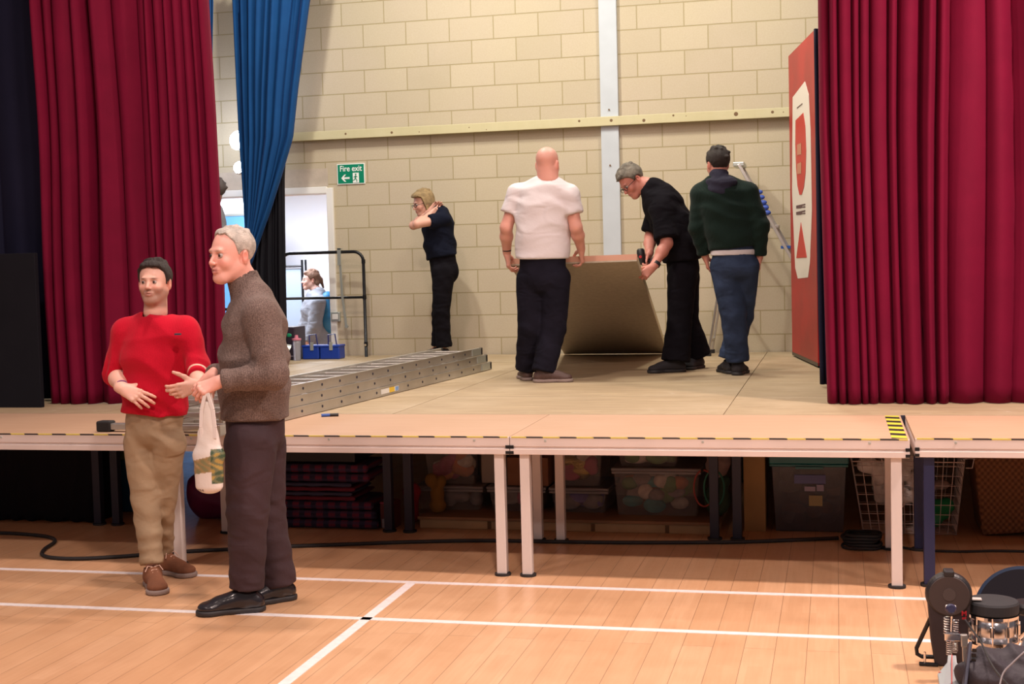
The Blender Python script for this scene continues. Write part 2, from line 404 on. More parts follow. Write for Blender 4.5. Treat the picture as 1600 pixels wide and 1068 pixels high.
def nets(F, lo, h, smooth=1):
    S = F < 0; shp = np.array(F.shape)-1
    cnt = np.zeros(shp, np.float32); pos = np.zeros((*shp, 3), np.float32); quads = []
    for a in range(3):
        s0 = [slice(None)]*3; s1 = [slice(None)]*3; s0[a] = slice(0, -1); s1[a] = slice(1, None)
        x = S[tuple(s0)] != S[tuple(s1)]; idx = np.argwhere(x)
        if len(idx) == 0: continue
        f0 = F[tuple(s0)][x]; f1 = F[tuple(s1)][x]; t = f0/(f0-f1); p = idx.astype(np.float32); p[:, a] += t
        b, c = [q for q in range(3) if q != a]; cells = []; ok = np.ones(len(idx), bool)
        for db, dc in ((-1, -1), (0, -1), (0, 0), (-1, 0)):
            ci = idx.copy(); ci[:, b] += db; ci[:, c] += dc; v = ((ci >= 0) & (ci < shp)).all(1); ok &= v
            fl = np.ravel_multi_index(ci[v].T, shp); np.add.at(cnt.ravel(), fl, 1); pv = pos.reshape(-1, 3); np.add.at(pv, fl, p[v]); cells.append(ci)
        q = np.stack([np.ravel_multi_index(np.clip(ci, 0, shp-1).T, shp) for ci in cells], 1)[ok]
        fl = (f0 < 0)[ok]
        if a == 1: fl = ~fl
        q[~fl] = q[~fl][:, ::-1]; quads.append(q)
    c = cnt.ravel(); used = np.flatnonzero(c); mp = np.full(c.size, -1, np.int64); mp[used] = np.arange(len(used))
    P = pos.reshape(-1, 3)[used]/c[used][:, None]; Q = mp[np.concatenate(quads)]
    for _ in range(smooth):
        acc = np.zeros_like(P); n_ = np.zeros(len(P), np.float32)
        for i in range(4):
            for j in (1, 3): np.add.at(acc, Q[:, i], P[Q[:, (i+j) % 4]]); np.add.at(n_, Q[:, i], 1)
        P = P*.5+acc/np.maximum(n_, 1)[:, None]*.5
    return P*h+np.asarray(lo), Q
def soft(S, name, m, parent, h, colf=None, smooth=1):
    P, Q = S.mesh(h, smooth); return link(name, P, Q, m, parent, True, None if colf is None else colf(P))
# ================================================================== THE SETTING
def structure(name, mb, m, parent=None, **k):
    o = mb.build(name, m, parent, **k)
    if parent is None: o['kind'] = 'structure'
    return o
YW = 12.82
fl = structure('floor', MB().box((-9, -5, -.1), (7, 19, 0)), M['floor'])
# painted court lines on the hall floor
def line(a, b, w_, name='court_line'):
    MB().bar((a[0], a[1], .0008), (b[0], b[1], .0008), w_, .0016).build(name, M['line'], fl)
line((-8.5, 6.50), (6.5, 6.55), .045); line((-8.5, 5.79), (6.5, 5.835), .045); line((-2.156, 6.50), (-2.10, -1), .05)
DX0, DX1, DZ = -7.4, -4.985, 2.41
structure('wall_back', MB().box((-9, YW, -.05), (DX0, YW+.2, 7)).box((DX1, YW, -.05), (7, YW+.2, 7)).box((DX0, YW, DZ), (DX1, YW+.2, 7)), M['wall'])
# smooth concrete lintel over the opening, flush with the blocks
structure('trim_1', MB().box((DX0-.2, YW-.006, DZ+.055), (DX1-.02, YW+.02, DZ+.235)), mat('lintel', (.52, .44, .36), .8, noise=.12, nscale=12, bump=.2))
tr = MB().box((DX1-.035, YW-.03, 0), (DX1+.035, YW+.22, DZ+.035)).box((DX0-.03, YW-.03, DZ-.02), (DX1-.03, YW+.22, DZ+.05))
structure('trim_2', tr, M['white'], bevel=.006)
# side room behind the opening
structure('wall_side_room', MB().box((-10.6, 17.6, 0), (-3.2, 17.7, 3.2)).box((-10.7, YW+.2, 0), (-10.6, 17.7, 3.2)).box((-3.3, YW+.21, 0), (-3.2, 17.7, 3.2)), mat('side_room_paint', (.86, .86, .88), .6))
structure('ceiling_side_room', MB().box((-10.7, YW+.2, 3.2), (-3.2, 17.7, 3.3)), _M['side_room_paint'])
# steel column in front of the blocks
col = structure('column', MB().box((-2.183, YW-.044, 0), (-2.012, YW-.034, 7)).box((-2.183, YW-.034, 0), (-2.165, YW, 7)).box((-2.03, YW-.034, 0), (-2.012, YW, 7)), M['column'], bevel=.003)
for z in (3.08, 2.55): MB().cyl((-2.1, YW-.055, z), (-2.1, YW-.043, z), .008, n=8).build('bolt', M['brown'], col)
# pine rail across the wall
rl = thing('wall_rail', 'long pale pine batten fixed across the block wall, dark knots along it', 'batten')
MB().box((-5.7, YW-.085, 2.925), (1.6, YW-.045, 3.012)).build('batten', M['pine'], rl, bevel=.004)
for px, py, r in ((733, 199, .006), (760, 205, .005), (905, 189, .013), (955, 188, .016), (1006, 188, .017), (1052, 177, .011), (1072, 181, .005), (1150, 178, .022), (1207, 175, .015), (1224, 175, .006), (655, 206, .006), (540, 209, .012), (612, 207, .014)):
    p = at(px, py, YW-.085); MB().lathe((p[0], YW-.0845, min(max(p[2], 2.945), 2.99)), (0, -1, 0), [(r, 0), (r*.7, .0015)], 14).build('knot', M['brown'], rl)
for x in (-5.2, -3.9, -2.1, -.9, .6): MB().box((x-.03, YW-.045, 2.94), (x+.03, YW, 3.0)).build('bracket', M['pine'], rl)
# fire exit sign
SG = mat('sign_green', (.0, .22, .12), .4); SW = mat('sign_white', (.85, .88, .86), .5)
sg = thing('fire_exit_sign', 'green and white fire exit sign with left arrow screwed to the block wall', 'sign')
a = at(527, 257, YW); b = at(571, 286, YW); sx0, sx1, sz1, sz0 = a[0], b[0], a[2]+.003, b[2]-.004; YS = YW-.012
MB().box((sx0, YS, sz0), (sx1, YW, sz1)).build('white_border', SW, sg)
MB().box((sx0+.008, YS-.002, sz0+.008), (sx1-.008, YS, sz1-.008)).build('green_panel', SG, sg)
def text(body, loc, size, m, parent, name='lettering', rot=(math.pi/2, 0, 0), align='CENTER', bold=.0, ext=.0006, xs=1.):
    cu = bpy.data.curves.new(name, 'FONT'); cu.body = body; cu.size = size; cu.extrude = ext; cu.offset = bold; cu.align_x = align; cu.align_y = 'CENTER'
    cu.materials.append(m); o = bpy.data.objects.new(name, cu); C.objects.link(o); o.location = loc; o.rotation_euler = rot; o.scale = (xs, 1, 1)
    if parent: o.parent = parent
    return o
cx = (sx0+sx1)/2; cz = (sz0+sz1)/2; H = sz1-sz0; W = sx1-sx0
text('Fire exit', (cx, YS-.003, cz+H*.25), .080, SW, sg, bold=.0010, xs=.88)
ar = MB(); ax_, az_ = cx-W*.2, cz-H*.2
ar.prism([(ax_-.045, YS-.0025, az_), (ax_-.01, YS-.0025, az_+.036), (ax_+.008, YS-.0025, az_+.036), (ax_-.017, YS-.0025, az_+.009), (ax_+.045, YS-.0025, az_+.009), (ax_+.045, YS-.0025, az_-.009), (ax_-.017, YS-.0025, az_-.009), (ax_+.008, YS-.0025, az_-.036), (ax_-.01, YS-.0025, az_-.036)], (0, -.002, 0)).build('arrow', SW, sg)
rx, rz = cx+W*.17, cz-H*.2
MB().box((rx-.03, YS-.004, rz-.05), (rx+.035, YS-.002, rz+.05)).build('doorway_mark', SW, sg)
rm = MB(); q = lambda x, z: (rx+x, YS-.006, rz+z)
rm.cyl(q(.002, .034), (rx+.002, YS-.004, rz+.034), .0085, n=12)
for a_, b_, w_ in (((.002, .022), (-.002, -.006), .014), ((.0, .018), (-.02, .006), .006), ((.0, .018), (.02, .008), .006), ((-.002, -.006), (.014, -.024), .008), ((.014, -.024), (.012, -.042), .007), ((-.002, -.006), (-.014, -.022), .008), ((-.014, -.022), (-.03, -.026), .007)):
    rm.bar(q(*a_), q(*b_), .002, w_)
rm.build('running_figure', SG, sg)
# ------------------------------------------------------------------ stage decks
def deck(x0, x1, y0, y1, front, legs, surf, label, group, tapes=(), legm=None, z1=STAGE):
    t = thing('stage_deck', label, 'stage deck', group, (x0, y0, 0))
    L = lambda p: (p[0]-x0, p[1]-y0, p[2])
    def B(name, m, lo, hi, bev=0): return MB().box(L(lo), L(hi)).build(name, m, t, bevel=bev)
    g = .0015
    o = B('deck_top', M[surf], (x0+g, y0+.004, z1-.018), (x1-g, y1-.001, z1))
    fz = z1-.018-.074
    f = MB().box(L((x0+g, y0, fz+.042)), L((x1-g, y0+.03, z1-.0005))).box(L((x0+g, y0+.008, fz+.030)), L((x1-g, y0+.03, fz+.042))).box(L((x0+g, y0-.003, fz)), L((x1-g, y0+.03, fz+.030)))
    for q_ in (y1-.032,): f.box(L((x0+g, q_, fz)), L((x1-g, q_+.03, z1-.018)))
    for q_ in (x0+g, x1-g-.03): f.box(L((q_, y0+.03, fz)), L((q_+.03, y1-.032, z1-.018)))
    f.build('deck_frame', M['fascia'] if front else M['legdark'], t, bevel=.002)
    for (lx, ly) in legs:
        s = .026; lg = MB().box(L((lx-s, ly-s, .012)), L((lx+s, ly+s, fz-.0005))).build('leg', legm or M['legpale'], t, bevel=.003)
        MB().cyl(L((lx, ly, 0)), L((lx, ly, .012)), .043, n=20).build('foot_cap', M['rubber'], lg)
    for kind in tapes:
        if kind == 'front': MB().box(L((x0+.01, y0-.0012, z1-.006)), L((x1-.01, y0+.012, z1+.0012))).build('hazard_tape', M['tape'], t)
        if kind == 'right': MB().box(L((x1-.085, y0+.03, z1)), L((x1-.012, y1-.03, z1+.0012))).build('hazard_tape', M['tape2'], t)
    if front:
        for q_ in (x0+.19, x0+1.0, x1-.19): MB().lathe(L((q_, y0-.001, z1-.02)), (0, -1, 0), [(.007, 0), (.006, .002)], 10).build('rivet', M['galv'], t)
        for q_, sg_ in ((x0, 1), (x1, -1)):
            e = MB()
            for z_ in (z1-.052, z1-.082): e.box(L((min(q_, q_+sg_*.022), y0-.0045, z_-.008)), L((max(q_, q_+sg_*.022), y0+.002, z_+.008)))
            e.build('end_slot', M['blackmetal'], t)
    return t
G1 = 'front row stage decks'
for i, (x0, lab) in enumerate(((-5.661, 'front stage deck under the dark flat at the far end, beyond the red-jumper man'), (-3.661, 'front stage deck behind the two talking men, ladder end resting on it'),
                (-1.661, 'front stage deck in the middle, hazard tape along front and right-hand edge'))):
    deck(x0, x0+2, 6.70, 7.70, True, [(x0+.072, 6.745), (x0+1.935, 6.745), (x0+.072, 7.62), (x0+1.935, 7.62)], 'deck', lab, G1, ('front', 'right') if i == 2 else ('front',))
deck(.362, 2.362, 6.735, 7.700, True, [(.43, 6.80), (2.29, 6.80), (.43, 7.62), (2.29, 7.62)], 'deck', 'front stage deck below the red curtain with navy legs, set slightly back', G1, ('front',), M['legblue'])
deck(-7.661, -5.661, 6.70, 7.70, True, [(-7.59, 6.745), (-5.74, 6.745)], 'deck', 'outermost front stage deck past the black flat', G1, ('front',))
xs = [-6.64, -4.64, -2.64, -.64, 1.36]
where = ['beside the dark flat', 'under the red curtain and long ladder', 'under the ladder end and the bald man', 'under the black-clad man and the walking man', 'under the crimson curtain with red panel']
rows = ['front', 'second', 'third', 'fourth', 'rear']
for r in range(5):
    y0 = 7.702+r*1.02; y1 = min(y0+1.018, YW-.005)
    for i, x0 in enumerate(xs):
        deck(x0+.001, x0+1.999, y0, y1, False, [(x0+.066, y0+.07), (x0+1.934, y0+.07)] if r in (0, 2, 4) else [], 'sub', 'rough plywood stage deck, %s row, %s' % (rows[r], where[i]), 'rough plywood stage decks', (), M['legdark'])
# ------------------------------------------------------------------ curtains
def drape(name, label, X0, X1, Y, z0, z1, m, amp=.07, seed=1, nf=14, edge=None, nz=44, per=90, cat='curtain', group=None, slim=1., wts=None):
    rnd = random.Random(seed); nx = int(per*nf/4)
    wts = wts or [rnd.uniform(.45, 1.7) for _ in range(nf)]; nf = len(wts); tot = sum(wts); cum = np.concatenate([[0], np.cumsum(wts)])/tot
    am = [rnd.uniform(.45, 1.25) for _ in range(nf+1)]; ks = [rnd.uniform(-.35, .35) for _ in range(nf+1)]
    vs = []; fs = []
    us = np.linspace(0, 1, nx); zs = np.linspace(0, 1, nz)
    for zi in zs:
        z = z0+(z1-z0)*zi
        a0, a1 = (edge(z) if edge else (X0, X1))
        for u in us:
            uu = min(max(u+.010*math.sin(5*zi+u*11+seed)*math.sin(math.pi*u), 0), .9999)
            k = min(int(np.searchsorted(cum, uu, side='right')-1), nf-1); f = (uu-cum[k])/(cum[k+1]-cum[k])
            A = am[k]*(1-f)+am[k+1]*f
            s_ = math.sin(math.pi*f)**.75
            y = -A*amp*s_*slim + ks[k]*.25*amp*math.sin(2.5*zi*3+k) + .012*math.sin(u*60+zi*3)
            x = a0+(a1-a0)*(u + .25*(cum[k+1]-cum[k])*ks[k]*math.sin(2*math.pi*f))
            vs.append((x, Y+y, z))
    for j in range(nz-1):
        for i in range(nx-1):
            b = j*nx+i; fs.append((b, b+1, b+nx+1, b+nx))
    o = link(name, vs, fs, m, None, True)
    md = o.modifiers.new('thick', 'SOLIDIFY'); md.thickness = .006; md.offset = 1
    return tag(o, label, cat, group)
ZB = STAGE+.004
drape('stage_curtain', 'crimson velvet stage curtain hanging behind the man in the red jumper', -5.37, -4.03, 8.36, ZB, 4.9, M['velvet'], .11, 5, 13, group='crimson house curtains', wts=[1.0, .6, 1.3, .8, 1.9, 1.6, .7, .5, .7, .5, .6, .5, .6, .5],
      edge=lambda z: (-5.385+.01*math.sin(z*3), np.interp(z, [.74, 1.6, 2.7, 3.43, 4.9], [-4.05, at(345, 430, 8.3)[0], at(331, 170, 8.3)[0], at(320, 0, 8.3)[0], -4.12])))
drape('stage_curtain', 'crimson velvet stage curtain hanging beside the red playing-card style panel', -.09, 2.6, 8.36, ZB, 4.9, M['velvet'], .13, 11, 20, group='crimson house curtains', wts=[.5, .45, .7, .35, .5, .9, .4, 1.1, .7, .55, 1.7, 1.2, 1.9, 1.1, 2.2, 1.3, 1.9, 1.5, 2.2, 1.5],
      edge=lambda z: (-.085+.03*max(0, min(1, (2.4-z)/1.7)), 2.6))
drape('wing_drape', 'dark navy drape above the black flat at the edge of the stage', -8.2, -5.20, 8.62, ZB, 5.1, M['navy'], .07, 3, 12, group=None)
drape('back_drape', 'bright blue gathered drape tapering to a tie, hanging above the black cloth', -5.53, -4.77, 11.9, 1.66, 4.95, M['blue'], .10, 21, 9, nz=60,
      edge=lambda z: (np.interp(z, [1.66, 2.07, 2.9, 4.2, 4.95], [-5.51, -5.495, -5.528, -5.541, -5.54]), np.interp(z, [1.66, 1.82, 2.2, 2.5, 2.87, 3.3, 4.15, 4.95], [-5.47, -5.40, -5.235, -5.12, -4.985, -4.92, -4.765, -4.62])))
drape('back_drape', 'black cloth drape hanging below the blue drape beside the opening', -5.50, -5.14, 11.99, ZB, 3.0, M['black_cloth'], .06, 9, 6,
      edge=lambda z: (np.interp(z, [.74, 1.7, 2.6, 3.0], [-5.56, -5.52, -5.40, -5.30]), np.interp(z, [.74, 1.6, 2.5, 3.0], [-5.16, -5.145, -5.125, -5.08])))
drape('side_drape', 'narrow strip of blue drape beside the edge of the crimson curtain', -5.06, -4.83, 10.0, 2.6, 5.0, M['blue'], .03, 4, 3, edge=lambda z: (-5.1, np.interp(z, [2.6, 3.2, 3.9, 5], [-4.97, -4.86, -4.825, -4.80])))
drape('side_drape', 'dark navy drape hanging in a narrow strip behind the red panel edge', -.16, -.10, 9.35, STAGE+.02, 3.16, M['navy'], .03, 8, 3, edge=lambda z: (np.interp(z, [.74, 3.2], [at(1281, 605, 9.35)[0], at(1273, 75, 9.35)[0]]), .15), nz=20)
# black flat at the far side
bf = MB().box((-8.2, 8.03, STAGE), (-5.265, 8.07, 1.79)); bo = bf.build('masking_flat', M['black_cloth'], None, bevel=.004)
# its edge steps in towards the top like the photograph's
tag(bo, 'low black masking flat standing on the stage in front of the navy drape', 'screen')
tag(MB().box((-8.1, 8.075, STAGE+.002), (-5.6, 8.4, STAGE+.02)).build('flat_foot', M['blackmetal'], bo))
# ================================================================== PEOPLE
def rot_to(fwd, up=(0, 0, 1)):    # columns: left, back, up  for a head looking along fwd
    f = nrm(fwd); l = nrm(np.cross(up, f)); u = nrm(np.cross(f, l)); return np.stack([l, -f, u], 1)
def lerp(a, b, t): return a*(1-t)+b*t
def make_head(c, R, s, neck, neck_r, h, spec):
    """returns verts, faces, colours of head + neck in world space"""
    N = (np.asarray(neck)-c) @ R / s
    S = Sculpt(); w_ = spec.get('wide', 1.)
    S.ell((0, .016, .036), (.076*w_, .096, .084), .02)
    S.ell((0, -.028, -.022), (.061*w_, .062, .082), .03)
    S.ell((0, -.064, -.098), (.026, .025, .021), .028)
    for q in (-1, 1):
        S.cone((q*.052*w_, .004, -.052), (q*.020, -.060, -.098), .022, .019, .03)
        S.ell((q*.037*w_, -.062, -.034), (.023, .022, .024), .02)
    S.cone((-.030, -.0815, .020), (.030, -.0815, .020), .0105, .0105, .014)
    for q in (-1, 1): S.ell((q*.031, -.094, .001), (.020, .013, .0125), .012, sub=True)
    S.cone((0, -.086, .008), (0, -.108, -.030), .0075, .0105, .012)
    for q in (-1, 1): S.ell((q*.0105, -.099, -.034), (.0075, .009, .0065), .006)
    S.ell((0, -.082, -.062), (.026, .014, .018), .012)
    S.cone((-.020, -.088, -.0590), (0, -.0965, -.0565), .0035, .0052, .006).cone((0, -.0965, -.0565), (.020, -.088, -.0590), .0052, .0035, .006)
    S.cone((-.017, -.088, -.0690), (0, -.0950, -.0700), .004, .0062, .006).cone((0, -.0950, -.0700), (.017, -.088, -.0690), .0062, .004, .006)
    S.ell((0, -.099, -.0632), (.019, .006, .0020), .003, sub=True)
    for q in (-1, 1):
        Re = rot_to((q*.35, -1, 0), (0, .22, 1))
        S.ell((q*.079*w_, .016, -.012), (.010, .019, .032), .007, Re)
        S.ell((q*.090*w_, .010, -.006), (.008, .009, .016), .005, Re, sub=True)
    S.cone((0, .022, -.050), N, .056*neck_r, .062*neck_r, .03)
    P, Q = S.mesh(h/s, 1)
    base = np.array(spec.get('skin', (.72, .40, .31))); x, y, z = P.T
    col = np.tile(base, (len(P), 1))
    def blend(mask, c_, a): 
        mk = (np.clip(mask, 0, 1)*a)[:, None]; col[:] = col*(1-mk)+np.array(c_)*mk
    g = lambda cx, cy, cz, rx, ry, rz: np.exp(-(((x-cx)/rx)**2+((y-cy)/ry)**2+((z-cz)/rz)**2))
    red = base*np.array((1.0, .62, .58))
    for q in (-1, 1): blend(g(q*.04, -.075, -.03, .022, .04, .02), red, .5); blend(g(q*.085, .012, -.012, .015, .03, .035), red, .6)
    blend(g(0, -.11, -.03, .014, .02, .012), red, .5)
    blend(((y < -.078) & (np.abs(x) < .021) & (z < -.053) & (z > -.0765)).astype(float)*np.clip((.0225-np.abs(x))/.006, 0, 1), spec.get('lip', (.52, .20, .18)), .75)
    blend(g(0, -.095, -.063, .019, .02, .0022), (.16, .04, .04), .95)
    for q in (-1, 1):
        blend(g(q*.031, -.08, .0085, .019, .03, .0022), (.18, .08, .06), .8)     # upper lid line
        blend(g(q*.031, -.08, -.008, .017, .03, .004), base*.75, .5)
        brow = np.array(spec.get('brow', (.06, .03, .02)))
        blend(g(q*.031, -.09, .024-.003*1, .020, .03, .0042), brow, .85)
    if spec.get('stubble'):
        m_ = np.clip((-.034-z+.35*np.clip(-.02-y, -.03, .03))/.02, 0, 1)*(y < .02)*np.clip((z+.150)/.02, 0, 1)
        m_ = m_*(1-.8*g(0, -.09, -.065, .02, .05, .012))
        blend(m_, spec['stubble'], .6)
    if spec.get('scalp'): blend(np.clip((z-.03-.25*np.clip(-y-.02, 0, 1)*2)/.03, 0, 1), spec['scalp'], .35)
    return (P*s) @ R.T + c, Q, col
def hair(c, R, s, h, spec, m, parent):
    kind = spec['hair']
    if kind == 'none': return
    S = Sculpt(); t = spec.get('hair_t', .011); w_ = spec.get('wide', 1.)
    S.ell((0, .018, .038), (.077*w_+t, .096+t, .083+t), .02)
    rn = random.Random(spec.get('seed', 3))
    if kind == 'bob':
        S.ell((0, .035, -.025), (.088, .080, .095), .03); 
        for q in (-1, 1): S.cone((q*.070, -.035, .045), (q*.078, -.025, -.075), .022, .026, .02)
        S.cone((-.05, -.055, .085), (.05, -.055, .085), .028, .03, .03)
    elif kind == 'pony':
        S.ell((0, .115, .0), (.030, .035, .04), .02); S.cone((0, .13, .0), (0, .16, -.10), .026, .012, .02)
        S.cone((-.04, .06, -.04), (.04, .06, -.04), .045, .045, .03)
    elif kind == 'grey':
        S.cone((-.03, -.035, .10), (.03, -.035, .10), .020*spec.get('puff', 1), .020*spec.get('puff', 1), .03)
    else:
        S.cone((-.035, -.055, .088), (.035, -.055, .088), .022, .022, .03); 
    for i in range(26):
        a = rn.uniform(0, 2*math.pi); el = rn.uniform(-.1, 1.4); r_ = rn.uniform(.010, .018)*spec.get('lump', 1)
        p = np.array((math.cos(a)*math.cos(el)*(.077+t*.8), .018+math.sin(a)*math.cos(el)*(.096+t*.8), .038+math.sin(el)*(.083+t*.8)))
        S.ell(p, (r_*1.2, r_*1.2, r_*.8), .012)
    S.wrinkle((0, 0, .05), .2, spec.get('strand', .0022), (1, .25, .1), 260)
    zf = spec.get('hairline', .070); temple = spec.get('temple', .02)
    def cut(v, X, Y, Z):
        back = -.135 if kind == 'bob' else (-.072 if kind != 'pony' else -.12)
        side = -.11 if kind == 'bob' else spec.get('sideburn', -.012)
        lim = np.interp(Y, [-.2, -.075, -.050, -.032, -.012, -.004, .030, .055, .12], [zf, zf, zf-.008, temple, side+.01, side, side if kind == 'bob' else .012, back, back])
        lim = lim + 0*X + .004*np.sin(X*140)*np.cos(Y*60)
        f = lim - Z
        if kind != 'bob':
            # arch over the ear
            ear = .026-np.sqrt((Y-.018)**2+(Z+.008)**2); f = np.maximum(f, np.where(np.abs(X) > .05, ear, -1))
        f = f.astype(np.float32); k = .006; hh = np.clip(.5-.5*(v-f)/k, 0, 1); return v*(1-hh)+f*hh+k*hh*(1-hh)
    S.fn(cut)
    P, Q = S.mesh(h/s, 1); o = link('hair', (P*s) @ R.T+c, Q, m, parent, True); return o
def eyes(c, R, s, parent, look=(0, 0)):
    W = mat('eye_white', (.42, .35, .33), .3); I = mat('iris', (.045, .025, .02), .2)
    for q in (-1, 1):
        e = MB(); p = np.array((q*.031, -.0760, .0005)); k = 14
        prof = [(.0001, -.0118)]+[(.0118*math.sin(a), -.0118*math.cos(a)) for a in np.linspace(.25, 2.9, 9)]
        e.lathe(p, (0, -1, 0), [(r_, h_) for r_, h_ in prof], k)
        o = link('eye', (np.array(e.v)*s) @ R.T+c, e.f, W, parent, True)
        d = nrm((look[0]*.35, -1, look[1]*.3)); i = MB().lathe(p+d*.0100, d, [(.0068, 0), (.0060, .0022), (.002, .0030)], 14)
        link('iris', (np.array(i.v)*s) @ R.T+c, i.f, I, o, True)
def hand_ops(S, w, d, n, th, curl=(.35, .4, .45, .5), thumb=.5, sc_=1., spread=.05, wr=.027):
    w = np.array(w, float); d = nrm(d); n = nrm(np.array(n)-d*np.dot(n, d)); lat = th*np.cross(d, n)
    f = sc_
    base = [(.092, .031), (.097, .011), (.092, -.010), (.083, -.029)]; Ls = [.073, .081, .075, .059]
    S.cone(w-d*.03*f, w+d*.03*f, wr*f, .026*f, .02, .72, lat)
    for i, (u, l) in enumerate(base):
        k = w+d*u*f+lat*l*f
        S.cone(w+d*.022*f+lat*l*.6*f, k, .0165*f, .0118*f, .012)
        dd = nrm(d+lat*spread*(1.4-i)*1.2); c0 = curl[i]; p = k; r = (.0098, .0102, .0096, .0084)[i]*f
        ang = c0
        for j, fr in enumerate((.44, .31, .25)):
            v = dd*math.cos(ang)+n*math.sin(ang); q = p+v*Ls[i]*fr*f*1.08
            S.cone(p, q, r*(1-.08*j), r*(1-.08*(j+1)), .0045 if j == 0 else .004); p = q; ang += c0*1.15+.05
    t0 = w+d*.020*f+lat*.020*f+n*.008*f; tv = nrm(d*.62+lat*(.85-.45*thumb)+n*(.25+.5*thumb)); t1 = t0+tv*.046*f
    t2 = t1+nrm(tv+d*.35-lat*.25*thumb)*.034*f; t3 = t2+nrm(tv+d*.6-lat*.5*thumb+n*.1)*.027*f
    S.cone(t0, t1, .0185*f, .0135*f, .012).cone(t1, t2, .0118*f, .0104*f, .006).cone(t2, t3, .0104*f, .0082*f, .004)
    for i in range(4):   # knuckles
        S.ell(w+d*base[i][0]*f+lat*base[i][1]*f-n*.004*f, .0105*f, .006)
    return t3
def shoe(parent, ankle, toe, g, m, msole, L=.285, h=.006, lace=None, heel_lift=0):
    toe = nrm((toe[0], toe[1], 0)); lat = np.cross(toe, (0, 0, 1)); a = np.array((ankle[0], ankle[1], g)); k = L/.285
    P = lambda u, l, z: a+toe*u*k+lat*l*k+np.array((0, 0, z))
    S = Sculpt(); S.cone(P(-.035, 0, .045), P(.0, 0, .05), .042*k, .040*k, .02).cone(P(.0, 0, .075), P(.0, 0, .10), .042*k, .043*k, .03, cap=1)
    S.cone(P(.02, 0, .055), P(.125, .004, .040), .042*k, .040*k, .03, .95, lat).ell(P(.165, .004, .034), (.052*k, .052*k, .030), .03)
    S.cone(P(.03, 0, .085), P(.11, 0, .055), .028*k, .026*k, .03)
    S.zclip(g+.020, None)
    o = soft(S, 'shoe', m, parent, h)
    S2 = Sculpt(); S2.cone(P(-.035, 0, .012), P(.05, 0, .012), .046*k, .038*k, .03).cone(P(.05, 0, .012), P(.14, .004, .012), .038*k, .050*k, .03).ell(P(.165, .004, .012), (.060*k, .060*k, .05), .02)
    S2.zclip(g+.0005, g+.026)
    soft(S2, 'sole', msole, o, h)
    if lace:
        b = MB()
        for i in range(5):
            u = .045+.020*i; z = .116-.0095*i-.0*i; p = [P(u-.004, -.024, z-.022), P(u, -.012, z-.004), P(u+.002, .012, z-.004), P(u+.006, .024, z-.022)]; b.tube(p, .0028, 6)
        b.tube([P(.04, 0, .112), P(.05, .03, .12), P(.06, .045, .095)], .0026, 6); b.tube([P(.04, 0, .112), P(.05, -.03, .12), P(.065, -.045, .095)], .0026, 6)
        b.build('laces', lace, o, smooth=True)
    return o
